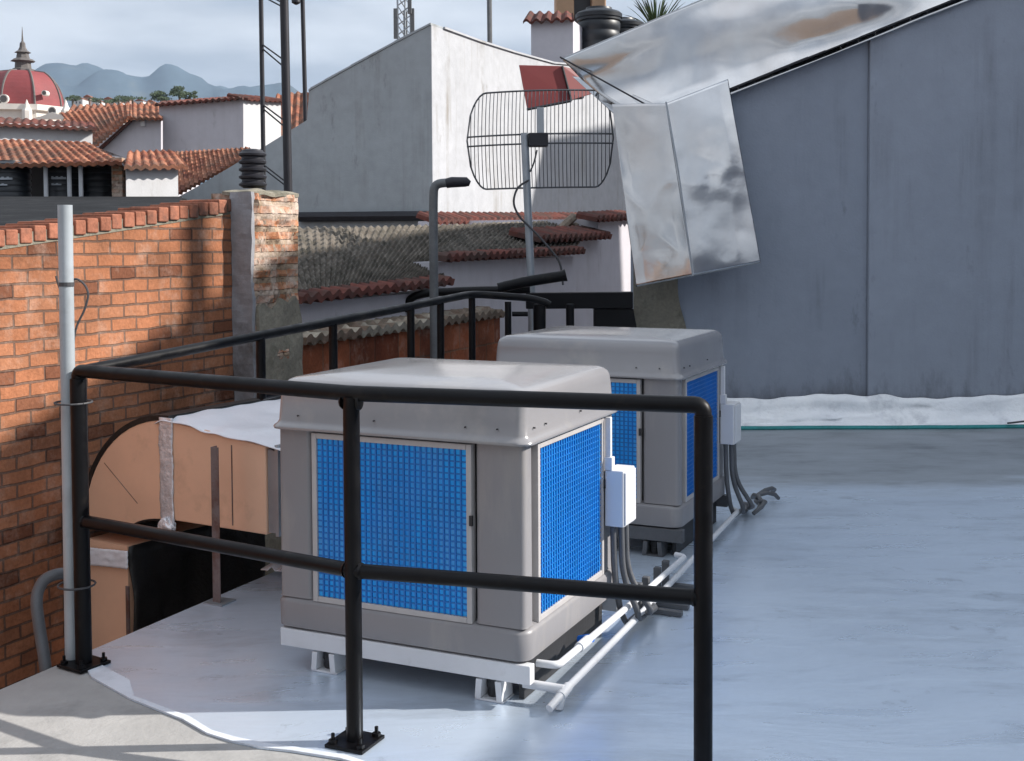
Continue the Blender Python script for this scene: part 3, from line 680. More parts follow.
# junction box on the sunny side, conduits that drop from it
jb = loft([rr(0.006, 0.085, 0.748, 0.885, 0.452, 0.008), rr(0.006, 0.085, 0.748, 0.885, 0.672, 0.008)]).build('junction_box', M['box_white'], ac, bevel=0.004)
MB().obox((0.0855, 0.755, 0.46), (0.006, 0, 0), (0, 0.123, 0), (0, 0, 0.205)).build('box_lid', M['box_white'], jb, bevel=0.002)
MB().obox((0.008, 0.752, 0.673), (0.022, 0, 0), (0, 0.02, 0), (0, 0, 0.205)).build('trunking', M['box_white'], ac, bevel=0.002)
MB().obox((0.006, 0.746, 0.673), (0.032, 0, 0), (0, 0.034, 0), (0, 0, 0.05)).build('trunking_end', M['box_white'], jb, bevel=0.002)
for i, (dx, dy, ex, ey) in enumerate(((0.030, 0.78, 0.05, 0.94), (0.056, 0.80, 0.10, 0.96), (0.064, 0.83, 0.135, 1.0))):
    path = rounded([(dx, dy, 0.4515), (dx + 0.005, dy, 0.25), (dx + 0.02 + 0.04*i, dy + 0.03, 0.10), ((dx + ex)/2 + 0.02, (dy + ey)/2, 0.035 + 0.02*i), (ex, ey, 0.030 + 0.02*i), (ex + 0.01 - 0.06*i, ey + 0.22, 0.03)], 0.12, 6)
    MB().tube(path, 0.0125, 10).build('flexible_conduit', M['conduit'], ac, smooth=True)
for i, (dy) in enumerate((0.78, 0.81, 0.85)):
    pass
U1 = V((0.0385, 3.917, 0.0))
ROTU = Matrix.Rotation(-YAW, 4, 'Z')
U2 = U1 - B*0.0652 + A*1.9923
ac2 = copy_tree(ac)
ac.matrix_basis = Matrix.Translation(U1) @ ROTU
ac2.matrix_basis = Matrix.Translation(U2) @ ROTU
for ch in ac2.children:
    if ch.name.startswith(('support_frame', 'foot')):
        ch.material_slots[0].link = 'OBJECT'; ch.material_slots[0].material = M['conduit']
ac2['label'] = 'farther grey evaporative cooler, shaded, partly behind the nearest one'
def ul(x, y, z): return U1 + B*x + A*y + Z*z

# water pipes beside the coolers
M_p = M['white_paint']
wp = thing('water_pipe', ul(0.12, 0.05, 0), 'long white pipe along both coolers, on the outer side of the pair', 'pipe', 'white pipes beside the coolers')
MB().tube(rounded([ul(0.10, -0.035, 0.03), ul(0.119, 0.06, 0.062), ul(0.085, 1.16, 0.062), ul(0.01, 2.86, 0.062), ul(-0.02, 2.9, 0.062)], 0.02), 0.0135, 12).build('pipe', M_p, wp, smooth=True)
MB().tube([ul(0.114, 0.03, 0.05), ul(0.117, 0.09, 0.0625)], 0.0175, 12).build('tee_joint', M_p, wp, smooth=True)
MB().tube([ul(0.113, 0.035, 0.055), ul(0.105, 0.03, 0.008)], 0.017, 12).build('drop_leg', M_p, wp, smooth=True)
MB().tube([ul(0.112, 0.06, 0.063), ul(-0.03, 0.05, 0.066)], 0.0155, 12).build('cross_pipe', M_p, wp, smooth=True)
wp2 = thing('water_pipe', ul(0.07, 0.1, 0), 'shorter white pipe with a blue valve beside the nearest cooler', 'pipe', 'white pipes beside the coolers')
MB().tube(rounded([ul(0.0, 0.095, 0.125), ul(0.075, 0.1, 0.125), ul(0.07, 0.9, 0.115), ul(0.05, 1.7, 0.10), ul(0.0, 1.72, 0.10)], 0.03), 0.0130, 12).build('pipe', M_p, wp2, smooth=True)
MB().tube([ul(0.074, 0.3, 0.1235), ul(0.073, 0.39, 0.1225)], 0.018, 12).build('union_joint', M_p, wp2, smooth=True)
MB().tube([ul(0.02, 0.44, 0.10), ul(0.075, 0.43, 0.118)], 0.016, 12).build('valve', M['blue_valve'], wp2, smooth=True)
mb = MB()
for yy in (1.12, 1.22, 1.38, 1.5):
    mb.obox(ul(0.0, yy, 0.006), B*0.03, A*0.03, Z*0.12)
    mb.obox(ul(0.035, yy, 0.006), B*0.17, A*0.03, Z*0.022)
tag(mb.build('pipe_rack', M['conduit'], bevel=0.004), 'low grey rack under the pipes between the two coolers', 'rack')
for i, (x, y, lb) in enumerate(((0.07, 2.98, 'grey conduit coil on the floor nearest the second cooler box'), (0.03, 3.12, 'loose grey conduit hooked on the floor behind the second cooler box'))):
    p = [ul(x + 0.045*math.sin(q*0.9 + i) , y + 0.05*q, 0.03 + 0.05*abs(math.sin(q*0.7))) for q in range(10)]
    tag(MB().tube(p, 0.012, 8).build('conduit_scrap', M['conduit'], smooth=True), lb, 'conduit', 'loose conduits on the silver roof')

# ================================================================== RAILING
RL, RM, RRt = V((-1.594, 4.34, 0)), V((-0.498, 3.645, 0)), V((0.540, 3.345, 0))
ra = thing('guard_railing', RM, 'black tubular guard railing round the roof, with bolted base plates', 'railing')
ZT = 1.10
backt = (0.0, 1.10, 1.69, 2.47, 2.82, 3.23)
def brail(t): q = RL + A*t; return V((q.x, q.y, ZT + 0.042*t))
end0 = brail(3.23)
ex, ey = at(530, 298, end0.y + 0.05), at(546, 302.5, end0.y + 0.05)
MB().tube(rounded([RL + Z*1.04, RL + Z*ZT, RM + Z*ZT, RRt + Z*ZT, RRt + Z*1.0], 0.028), 0.0245, 14).build('top_rail', M['black'], ra, smooth=True)
MB().tube(rounded([RL + Z*(ZT - 0.004) + A*0.02, brail(1.2), brail(2.2), end0 + Z*0.005, ex, ey, ey - Z*0.015 + V((0.02, 0, 0))], 0.10), 0.0225, 12).build('top_rail', M['black'], ra, smooth=True)
MB().tube([RL + Z*0.545, RM + Z*0.548], 0.0235, 12).build('mid_rail', M['black'], ra, smooth=True)
MB().tube([RM + Z*0.548, RRt + Z*0.548], 0.0235, 12).build('mid_rail', M['black'], ra, smooth=True)
d1 = (RM - RL).normalized(); d2 = (RRt - RM).normalized(); dm = (d1 + d2).normalized()
for q_, zs_ in ((RL, (0.545,)), (RM, (0.548, 1.075)), (RRt, (0.548,))):
    for z_ in zs_:
        for dd_ in (d1, d2):
            if (q_ is RL and dd_ is d2) or (q_ is RRt and dd_ is d1): continue
            sg = 1 if q_ is RL else -1 if q_ is RRt else (-1 if dd_ is d1 else 1)
            c0 = V((q_.x, q_.y, z_)) + dd_*sg*0.024
            MB().tube([c0, c0 + dd_*sg*0.007], [0.0275, 0.025], 12).build('weld', M['black'], ra, smooth=True)
def rail_post(p, zt, d, r=0.026, plate=True, zb=0.012):
    o = MB().tube([V((p.x, p.y, zb)), V((p.x, p.y, zt))], r, 14).build('post', M['black'], ra, smooth=True)
    if plate:
        n = V((-d.y, d.x, 0)); s = 0.068
        c = V((p.x, p.y, 0.0045))
        b = MB().prism([c + d*s + n*s, c - d*s + n*s, c - d*s - n*s, c + d*s - n*s], Z*0.011).build('base_plate', M['black'], o, bevel=0.002)
        for i in (-1, 1):
            for j in (-1, 1):
                q = c + d*i*0.049 + n*j*0.049
                MB().lathe((q.x, q.y, 0.0158), [(0.014, 0), (0.014, 0.011), (0.006, 0.012), (0.006, 0.03)], 6).build('bolt', M['black'], o)
    return o
rail_post(RL, ZT - 0.03, d1, 0.030); rail_post(RM, ZT - 0.01, dm); rail_post(RRt, ZT - 0.03, d2, 0.027)
for t in backt[1:]:
    q = brail(t); rail_post(q, q.z - 0.01, A, 0.0215, plate=False, zb=0.012 if t > 2 else 0.862)
MB().tube([V((brail(1.10).x, brail(1.10).y, 0.868)), V((brail(2.47).x, brail(2.47).y, 0.90))], 0.017, 10).build('lower_rail', M['black'], ra, smooth=True)
q = at(508, 300, end0.y + 0.03); rail_post(q, q.z - 0.01, A, 0.021, plate=False)

# second railing and dark steel landing beyond
LY = 9.35
sl_ = thing('stair_railing', at(480, 330, LY), 'black stair handrails rising behind the guard railing', 'railing')
MB().tube(rounded([at(407, 312, LY), at(409, 298, LY), at(425, 293, LY), at(470, 290.5, LY), at(530, 289.5, LY)], 0.12), 0.032, 12).build('handrail', M['black'], sl_, smooth=True)
MB().tube([at(498, 288, LY - 0.1), at(524, 282, LY - 0.1), at(562, 276, LY - 0.1), at(566, 275, LY - 0.1)], [0.04, 0.042, 0.042, 0.05], 12).build('sloping_handrail', M['black'], sl_, smooth=True)
for px, a, b in ((386, 316, 348), (539.5, 304, 345), (570, 304, 345)):
    MB().tube([at(px, a, LY + 0.05), at(px + 0.3, b, LY + 0.05)], 0.030 if px < 500 else 0.05 if px < 550 else 0.033, 12).build('post', M['black'], sl_, smooth=True)
MB().tube([at(512, 314, LY), at(528, 314, LY)], 0.02, 10).build('stub_bar', M['black'], sl_, smooth=True)
ld = thing('steel_landing', at(590, 340, 9.6), 'black steel landing panel beside the foot of the hanging metal sheet', 'landing')
MB().prism([at(526, 293, 9.6), at(633, 292, 9.6), at(633, 308.5, 9.6), at(526, 309, 9.6)], (0, 0.12, 0)).build('beam', M['black'], ld, bevel=0.006)
MB().prism([at(594, 308.8, 9.62), at(633.5, 308.8, 9.62), at(640, 345, 9.62), at(594, 345, 9.62)], (0, 0.1, 0)).build('panel', M['black'], ld, bevel=0.006)

# ================================================================== POLE, PIPES by the left post
pp = thing('conduit_pole', at(70, 700, 4.5), 'weathered white conduit pole strapped to the left railing post', 'pole')
pt, pb = at(65, 205, 4.385), at(72.0, 640, 4.385)
MB().tube([pb + (pb - pt)*((pb.z - 0.006)/(pt.z - pb.z)), pt], 0.0262, 16).build('pole', M['pvc'], pp, smooth=True)
MB().tube([pt - Z*0.30, pt - Z*0.285], 0.0278, 14).build('clamp', M['cable'], pp)
for z in (0.98, 0.30):
    q = pb + (pt - pb)*((z - pb.z)/(pt.z - pb.z))
    c = (q + V((RL.x, RL.y, q.z)))/2
    MB().tube(arc(c, (RL - V((q.x, q.y, 0))).normalized(), V((-(RL.y - q.y), RL.x - q.x, 0)).normalized(), 0.066, 0, 359, 20), 0.004, 6).build('strap', M['cable'], pp)
cpth = [at(56, 276, 4.42), at(60, 290, 4.42), at(66, 300, 4.42), at(74, 277, 4.42), at(84, 283, 4.42), at(89, 293, 4.42), at(85, 310, 4.42), at(76, 326, 4.42), at(73, 345, 4.42), at(74, 366, 4.42)]
tag(MB().tube(rounded(cpth, 0.06, 4), 0.0042, 6).build('thin_cable', M['cable'], smooth=True), 'thin dark cable looped beside the white conduit pole', 'cable')
up = [at(68, 573, 4.5), at(56, 574, 4.46), at(44, 579, 4.44), at(37, 592, 4.42), at(36.5, 606, 4.40), at(40, 632, 4.37), at(44, 655, 4.35), at(46, 672, 4.34)]
tag(MB().tube(rounded(up, 0.06, 4), 0.022, 14).build('bent_pipe', M['conduit'], smooth=True), 'grey bent pipe curving down to the slab edge beside the left post', 'pipe')

# ================================================================== AIR DUCT
c_, d_ = V((0.5, 0.866, 0)), V((-0.866, 0.5, 0))
ad = thing('air_duct', (-1.5, 5.6, 0.28), 'tan duct board air duct under white foil, elbowing down beside the brick wall', 'air duct')
P0 = V((-1.60, 5.45, 0)); DW = 0.92
zb_, zt_ = 0.285, 0.745
LEN = 0.60
def dp(s, w, z): q = P0 - d_*s + c_*w; return V((q.x, q.y, z))
MB().prism([dp(0, 0, zb_), dp(LEN, 0, zb_), dp(LEN, 0, zt_ - 0.07), dp(0, 0, zt_)], c_*DW).build('straight_section', M['cardboard'], ad, bevel=0.006)
for s in (0.40, ):
    MB().obox(dp(s, -0.002, zb_ + 0.02), -d_*0.006, c_*0.004, Z*0.36).build('seam', M['rusty'], ad)
# collar next to the cooler
MB().prism([dp(LEN + 0.002, 0.012, zb_ + 0.01), dp(LEN + 0.05, 0.012, zb_ + 0.01), dp(LEN + 0.05, 0.012, zt_ - 0.09), dp(LEN + 0.002, 0.012, zt_ - 0.082)], c_*(DW - 0.02)).build('collar', M['galv'], ad)
MB().prism([dp(LEN + 0.052, 0.0, zb_), dp(LEN + 0.07, 0.0, zb_), dp(LEN + 0.07, 0.0, zt_ - 0.06), dp(LEN + 0.052, 0.0, zt_ - 0.06)], c_*DW).build('flange', M['galv'], ad)
MB().prism([dp(LEN + 0.072, 0.02, zb_ + 0.02), dp(LEN + 0.34, 0.02, zb_ + 0.02), dp(LEN + 0.34, 0.02, zt_ - 0.1), dp(LEN + 0.072, 0.02, zt_ - 0.09)], c_*(DW - 0.04)).build('neck', M['galv'], ad)
# elbow: fan-shaped side, dark curved back, turning down in the gap
ri, H = 0.10, zt_ - zb_
ro = ri + H
ec = P0 + Z*(zb_ - ri)
fan = arc(ec, Z, d_, ro, 0, 90, 14) + arc(ec, Z*(ri/(ri + 0.17)), d_, ri + 0.17, 90, 0, 10)
MB().prism(fan, c_*DW).build('elbow', M['cardboard'], ad)
mb = MB()                                            # dark strip over the outer curve
oa = arc(ec, Z, d_, ro + 0.026, -2, 92, 16)
for p, q in zip(oa, oa[1:]): mb.prism([p - c_*0.004, q - c_*0.004, q + (ec - q).normalized()*0.024 - c_*0.004, p + (ec - p).normalized()*0.024 - c_*0.004], c_*(DW + 0.01))
mb.build('outer_strip', M['black_wrap'], ad)
mb = MB()
ia = arc(ec, Z*(ri/(ri + 0.17)), d_, ri + 0.169, 0, 92, 10)
for p, q in zip(ia, ia[1:]): mb.prism([p - c_*0.003, q - c_*0.003, q + (ec - q).normalized()*0.010 - c_*0.003, p + (ec - p).normalized()*0.010 - c_*0.003], c_*(DW + 0.006))
mb.build('inner_wrap', M['black_wrap'], ad)
# fan seams
mb = MB()
for ang in (52,):
    v = Z*math.cos(R(ang)) + d_*math.sin(R(ang)); w = c_.cross(v)
    mb.obox(ec + v*(ri + 0.15) - c_*0.0015, v*(H - 0.18), w*0.003, c_*0.003)
mb.build('elbow_seam', M['rusty'], ad)
# foil tape at the joint
def tape(u, v):
    w = -0.04 + 0.085*u
    p = dp(0.0, -0.006, 0) - d_*(w + 0.006*nz((v*3, 0, 0), 2)) + Z*(zb_ - 0.035 + (H + 0.05)*v)
    return p + (-c_)*0.010*abs(nz((u*2, v*7, 1), 2.0))
MB().sheet(tape, 8, 40, thick=c_*0.004).build('joint_tape', M['foil'], ad, smooth='all')
def tapeknot(u, v):
    a = u*2*math.pi; b = (v - 0.5)*math.pi
    r = 0.055*(1 + 0.35*nz((math.cos(a)*2, math.sin(a)*2, v*4), 1.3))
    return dp(0.0, -0.005, zb_ - 0.03) + d_*r*math.cos(b)*math.cos(a)*0.9 + Z*r*math.sin(b)*0.75 + c_*r*0.5*math.cos(b)*math.sin(a)
MB().sheet(tapeknot, 20, 10).build('tape_lump', M['foil'], ad)
# white foil cover on the top
def cover(u, v):
    s = -0.06 + (LEN + 0.30)*u; w = -0.015 + (DW + 0.05)*v
    z = zt_ + 0.008 - 0.115*max(0, s)*1.0 + 0.012*nz((s*6, w*6, 0), 1.0) + 0.006
    if s < 0: z -= 0.02*(s/0.06)**2
    if v < 0.04: z -= 0.012 + 0.01*nz((s*9, 0, 0), 1)
    return dp(s, w, z)
MB().sheet(cover, 40, 30, thick=Z*0.004).build('foil_cover', M['foil_white'], ad, smooth='all')
# vertical leg below the elbow
vp = ec + d_*(ri + 0.17); HD = H - 0.17
MB().prism([vp + Z*(-0.06), vp + d_*HD + Z*(-0.06), vp + d_*HD - Z*3.6, vp - Z*3.6], c_*DW).build('drop_section', M['cardboard'], ad)
def wrapside(u, v):
    p = vp - d_*0.012 + c_*(DW*u) + Z*(-0.06 - 2.6*v)
    return p - d_*(0.05*abs(nz((u*2.5, v*5, 1), 1.4)) + 0.012*nz((u*8, v*16, 2), 1.0))
MB().sheet(wrapside, 30, 50, thick=d_*0.006).build('black_wrap', M['black_wrap'], ad, smooth='all')
def band(u, v):
    p = vp + d_*(-0.02 + (HD + 0.03)*u) - c_*0.012 + Z*(0.0 - 0.075 - 0.085*v - 0.02*u)
    return p - c_*(0.006 + 0.012*abs(nz((u*6, v*4, 3), 1.5)))
MB().sheet(band, 24, 8, thick=c_*0.006).build('joint_band', M['foil_white'], ad, smooth='all')
MB().obox(vp - c_*0.006 - Z*1.5 - d_*0.008, d_*0.02, c_*0.008, Z*1.25).build('red_edge', M['rusty'], ad)

st = thing('duct_strut', (-1.25, 5.0, 0), 'rusty upright angle iron in front of the tan air duct', 'strut')
sb0 = onz(213, 604); stp = at(211.5, 447, sb0.y)
MB().prism([sb0, sb0 + B*0.040, sb0 + B*0.040 + A*0.004, sb0 + A*0.004 + B*0.004, sb0 + A*0.038 + B*0.004, sb0 + A*0.038], Z*(stp.z)).build('angle_bar', M['rusty'], st)
MB().prism([sb0 - B*0.03 - A*0.03 + Z*0.0045, sb0 + B*0.07 - A*0.03 + Z*0.0045, sb0 + B*0.07 + A*0.07 + Z*0.0045, sb0 - B*0.03 + A*0.07 + Z*0.0045], Z*0.006).build('foot_plate', M['galv'], st)
# crumpled membrane at the slab edge
def crumple(u, v):
    p = edge(1.55 + 0.75*u, 0.012) + B*(-0.03 + 0.20*v)
    return p + Z*(0.012 + 0.05*abs(nz((u*6, v*4, 0), 1.3))*math.sin(math.pi*v) + 0.03*math.sin(math.pi*u)*(1 - v))
tag(MB().sheet(crumple, 26, 10, thick=Z*0.004).build('loose_membrane', M['foil_white']), 'crumpled white membrane scrap on the slab edge behind the nearest cooler', 'membrane')

# ================================================================== NEIGHBOURING TILED HOUSES beyond the gap
H0 = V((-1.45, 8.0, 0))
def hp(px, py, off=0.0): return on(px, py, H0 - B*off, B)
def ht(px, py, off=0.0): return (hp(px, py, off) - H0).dot(A)
def hw(t, z, off=0.0): q = H0 + A*t - B*off; return V((q.x, q.y, z))
def row_house(name_label, ta, tb, ez, run, rise, off, extra, roofm, eave_over=0.12, top=None):
    h = thing('tiled_house', hw((ta + tb)/2, -4.9, off + 0.5), name_label, 'house', 'stepped tiled houses behind the railing')
    MB().prism([hw(ta, -5, off), hw(tb, -5, off), hw(tb, ez - 0.03, off), hw(ta, ez - 0.03, off)], -B*0.25).build('wall', M['lav_shade'], h)
    e0, e1 = hw(ta - 0.05, ez, off - eave_over), hw(tb + 0.05, ez + extra, off - eave_over)
    up_ = -B*run + Z*rise
    k = 0.13/run
    tile_roof(e0 + up_*k, e1 + up_*k, top[1], top[0], 0.11, 0.26, 0.015, sub=5, thick=0.03).build('roof', roofm, h)
    tile_roof(e0, e1, e1 + up_*(k*1.06) + Z*0.012, e0 + up_*(k*1.1) + Z*0.010, 0.13, 0.16, 0.024).build('eave_tiles', M['eave_tile'], h)
    return h
tA, tB, tC = ht(292, 300), ht(440, 283), ht(576, 250)
h1 = row_house('low house with grey mossy roof tiles, next to the brick pillar', tA, tB - 0.02, 1.18, 2.3, 0.50, 0.0, 0.05, M['moss_tile'], top=(at(250, 229, 9.5), at(530, 223.5, 13.4)))
h2 = row_house('middle house of the stepped row, its wall behind the antenna mast', tB + 0.0, tC, 1.42, 1.6, 0.30, 0.03, 0.03, M['moss_tile'], top=(at(474, 224, 13.0), at(596, 220, 15.4)))
rp0, rp1 = on(436, 222, H0 - B*1.9, B), on(600, 220, H0 - B*1.9, B)
tile_roof(rp0, rp1, rp1 - B*0.25 + Z*0.10, rp0 - B*0.25 + Z*0.10, 0.17, 0.3, 0.035).build('ridge_tiles', M['eave_tile'], h2)
tD, tE = ht(545, 238, 0.25), ht(612, 234, 0.25)
h3 = thing('tiled_house', hw((tC + tE)/2, -4.9, 0.5), 'farthest house of the stepped row, with broken red tiles beside the metal sheet', 'house', 'stepped tiled houses behind the railing')
tF = ht(668, 250, 0.22)
zc = hp(600, 219, 0.22).z
MB().prism([hw(tC + 0.02, -5, 0.22), hw(tF, -5, 0.22), hw(tF, zc, 0.22), hw(ht(598, 219, .22), zc, 0.22), hw(ht(598, 219, .22), zc - 0.15, 0.22), hw(tC + 0.02, zc - 0.33, 0.22)], -B*2.4).build('wall', M['lav_shade'], h3)
e0, e1 = hp(541, 240, 0.05), hp(612, 236, 0.05)
tile_roof(e0, e1, e1 - B*0.35 + Z*0.10, e0 - B*0.35 + Z*0.10, 0.15, 0.33, 0.035).build('roof', M['eave_tile'], h3)
e0, e1 = hp(597, 219.5, 0.1), hp(640, 217, 0.1)
tile_roof(e0, e1, e1 - B*0.25 + Z*0.07, e0 - B*0.25 + Z*0.07, 0.15, 0.3, 0.03).build('eave_tiles', M['eave_tile'], h3)
mb = MB()
for i, (px, py) in enumerate(((572, 232), (583, 229), (560, 234))):
    q = hp(px, py, 0.5)
    mb.tube([q + Z*0.05, q + A*0.42 + Z*(0.10 + 0.05*i)], 0.05, 8)
mb.build('broken_tiles', M['pale_tile'], h3)
# low clay-block wall with lichen tiles on top
lw = thing('clay_block_wall', hw((tA + tB)/2, -4.9, -0.25), 'low red clay block wall capped with lichen covered tiles', 'wall')
ta_l, tb_l = ht(300, 340, -0.25), ht(500, 334, -0.25)
zl = hp(400, 331, -0.25).z
MB().prism([hw(ta_l, -5, -0.25), hw(tb_l, -5, -0.25), hw(tb_l, zl, -0.25), hw(ta_l, zl, -0.25)], -B*0.15).build('blocks', M['clay_block'], lw)
tile_roof(hw(ta_l, zl + 0.03, -0.30), hw(tb_l, zl + 0.03, -0.30), hw(tb_l, zl + 0.07, -0.06), hw(ta_l, zl + 0.07, -0.06), 0.12, 0.12, 0.022).build('cap_tiles', M['pale_tile'], lw)

# grey hooked vent pipe and its cap
hk = thing('hooked_vent_pipe', at(434, 700, 8.9), 'tall grey vent pipe with a hooked top, in front of the mossy roof', 'vent pipe')
HY = 8.75
bt = at(434.5, 360, HY); bt.z = -0.6
MB().tube(rounded([bt, at(434, 300, HY), at(433.3, 204, HY), at(434, 184, HY), at(449, 182.5, HY)], 0.10), 0.033, 14).build('pipe', M['pipe_grey'], hk, smooth=True)
MB().tube([at(446, 183.4, HY), at(452, 182.2, HY), at(466, 182, HY), at(470, 183.6, HY)], [0.036, 0.04, 0.036, 0.02], 14).build('cap', M['mast_dark'], hk, smooth=True)

# ================================================================== GRID ANTENNA
AY = 9.9
an = thing('grid_antenna', at(531, 300, AY), 'grey wire grid parabolic antenna on a galvanised mast', 'antenna')
mtop, mbot = at(524.5, 133, AY), at(532, 300, AY)
MB().tube([mbot - Z*1.8, mbot, mtop], 0.033, 14).build('mast', M['galv'], an, smooth=True)
gc = at(539, 137.5, AY + 0.14)
hwid, hhei = 74/F_PX*gc.y, 49/F_PX*gc.y
gx = V((math.cos(R(4)), -math.sin(R(4)), 0)); gy = V((math.sin(R(4)), math.cos(R(4)), 0))
def gp(x, z):
    k = ((x/hwid)**2 + (z/hhei)**2)
    return gc + gx*x + Z*(z + 0.012*x) + gy*(0.16*k)
def hlim(x):                                          # outline: flat top, curved sides
    f = abs(x)/hwid
    if f < 0.76: return hhei
    return hhei*math.sqrt(max(0.0, 1 - ((f - 0.76)/0.24)**1.7))
mb = MB(); nr = 38
for i in range(1, nr):
    x = -hwid + 2*hwid*i/nr; hl = hlim(x)
    if hl < 0.03: continue
    mb.tube([gp(x, -hl + 2*hl*j/8) for j in range(9)], 0.0037, 5)
mb.build('reflector_rods', M['antenna'], an)
mb = MB()
rim = [gp(hwid*s, hlim(hwid*s)) for s in [-1 + 2*i/48 for i in range(49)]]
rim += [gp(hwid*s, -hlim(hwid*s)) for s in [1 - 2*i/48 for i in range(1, 49)]]
mb.tube(rim, 0.008, 6); mb.build('reflector_rim', M['antenna'], an)
mb = MB()
for z in (0.03, -0.05):
    mb.tube([gp(-hwid + 2*hwid*j/16, z) for j in range(17)], 0.008, 6)
mb.build('cross_bar', M['antenna'], an)
q = at(536, 139, AY - 0.02)
MB().obox(q + V((-0.06, -0.03, -0.06)), V((0.16, 0, 0)), V((0, 0.15, 0)), Z*0.11).build('bracket', M['mast_dark'], an, bevel=0.006)
MB().obox(at(537, 146, AY) + V((0, 0.02, 0)), V((0.06, 0, 0)), V((0, 0.05, 0)), Z*0.32).build('clamp_plate', M['galv'], an, bevel=0.004)
MB().tube(rounded([at(529, 180, AY - 0.06), at(517, 187, AY - 0.06), at(512.5, 203, AY - 0.06), at(519, 217, AY - 0.06), at(531, 228, AY - 0.06), at(545, 243, AY - 0.06), at(561, 262, AY - 0.06), at(563, 285, AY - 0.06)], 0.2, 5), 0.009, 8).build('cable', M['cable'], an, smooth=True)
MB().tube(rounded([at(537, 150, AY - 0.03), at(534, 163, AY - 0.03), at(530, 172, AY - 0.03)], 0.08, 4), 0.008, 6).build('jumper_cable', M['cable'], an, smooth=True)

# ================================================================== BLANK GREY BUILDING
C0 = at(431, 25, 16.0)
def bl(px, py): return on(px, py, C0, A)              # shaded face, runs along -B
def br_(px, py): return on(px, py, C0, B)             # sunlit face, runs along A
bb = thing('blank_building', V((C0.x, C0.y, -4.9)), 'tall blank rendered building with a sloping parapet, sunlit on one side', 'building')
left = [bl(431, 25), bl(395, 43.5), bl(351, 67.5), bl(325, 82), bl(311, 90), bl(309, 92), bl(307, 120), bl(262, 148), bl(180, 197)]
lb_ = [V((p.x, p.y, p.z)) for p in left]
foot = [V((lb_[-1].x, lb_[-1].y, -5)), V((C0.x, C0.y, -5))]
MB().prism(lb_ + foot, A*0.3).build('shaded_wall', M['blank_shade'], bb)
rt = [br_(431.2, 25), br_(470, 39), br_(505, 50), br_(545, 61), br_(600, 66), br_(660, 72)]
rt = [V((p.x, p.y, p.z)) for p in rt]
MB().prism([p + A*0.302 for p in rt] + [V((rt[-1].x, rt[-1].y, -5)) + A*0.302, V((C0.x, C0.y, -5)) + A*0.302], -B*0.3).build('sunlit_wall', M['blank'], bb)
MB().prism([rt[0], rt[0] + A*0.3, V((C0.x, C0.y, -5)) + A*0.3, V((C0.x, C0.y, -5))], B*0.004).build('wall_return', M['blank'], bb)
mb = MB()
for p, q in zip(lb_[:6], lb_[1:6]):
    mb.prism([p - A*0.012 + Z*0.004, q - A*0.012 + Z*0.004, q - A*0.012 + Z*0.035, p - A*0.012 + Z*0.03], A*0.38)
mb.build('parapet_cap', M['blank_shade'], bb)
mb = MB()
for p, q in zip(rt, rt[1:]):
    mb.prism([p + A*0.345 + B*0.03 + Z*0.004, q + A*0.34 + B*0.03 + Z*0.004, q + A*0.34 + B*0.03 + Z*0.03, p + A*0.345 + B*0.03 + Z*0.03], -B*0.36)
mb.build('parapet_ledge', M['blank'], bb)
MB().tube([bl(300, 217) - A*0.07, bl(432, 216) - A*0.07], 0.07, 10).build('gutter', M['mast_dark'], bb)
# tiles that lean on the sloping side of this building
rt0 = [bl(181, 193), bl(262, 145), bl(309, 117)]
tr = thing('leaning_tile_roof', V((rt0[0].x, rt0[0].y, rt0[0].z)), 'red clay tile roof sloping up against the grey blank building', 'roof')
e0, e1 = bl(177, 194) + V((-0.09, 0.33, 0)), bl(254, 152) + V((-0.07, 0.33, 0))
tile_roof(e0, e1, at(250, 147.5, e1.y + 1.6), at(172, 152, e0.y + 2.4), 0.13, 0.3, 0.02).build('tiles', M['red_tile'], tr)
MB().prism([e0 - Z*0.04, e1 - Z*0.04, e1 - Z*0.4, e0 - Z*0.4], A*0.2).build('verge', M['pillar_concrete'], tr)

# ================================================================== METAL SHEETS on the gable
def crump(corners, depth, seed, nu=60, nv=60, amp=0.05, back=0.0):
    c = [V(p) for p in corners]
    def f(u, v):
        p = (c[0]*(1-u) + c[1]*u)*(1-v) + (c[3]*(1-u) + c[2]*u)*v
        k = min(1, 6*u*(1-u) + 0.12)*min(1, 6*v*(1-v) + 0.12)
        q = V((p.x + p.z*0.7, p.y, p.z*0.55 - p.x*0.5))
        r = 1 - abs(nz(q, 1.5, seed + 3))*2
        return p + V((0, -1, 0))*amp*k*(1.3*nz(p, 0.9, seed) + 0.35*nz(q, 2.1, seed) + 0.25*max(0, r)**3)
    return MB().sheet(f, nu, nv, thick=(0, 0.004, 0))
SY = GY - 0.10
def pt3(px, py, y): return at(px, py, y)
ms = thing('hanging_metal_sheet', at(690, 180, SY), 'dented shiny metal sheet hanging down the left end of the gable wall', 'metal sheet')
crump([pt3(612, 104, SY - 0.02), pt3(666, 103, SY - 0.20), pt3(693, 276, SY - 0.42), pt3(636, 287, SY - 0.22)], 0, 1.0, amp=0.05).build('left_leaf', M['metal_sheet'], ms, smooth='all')
crump([pt3(666, 103, SY - 0.205), pt3(728, 79, SY - 0.03), pt3(761, 263, SY - 0.30), pt3(693.2, 276, SY - 0.425)], 0, 11.0, amp=0.022).build('right_leaf', M['metal_sheet'], ms, smooth='all')
mb = MB(); mb.tube([pt3(666, 102, SY - 0.215), pt3(678, 170, SY - 0.31), pt3(693, 276, SY - 0.435)], 0.008, 6); mb.build('fold', M['galv'], ms)
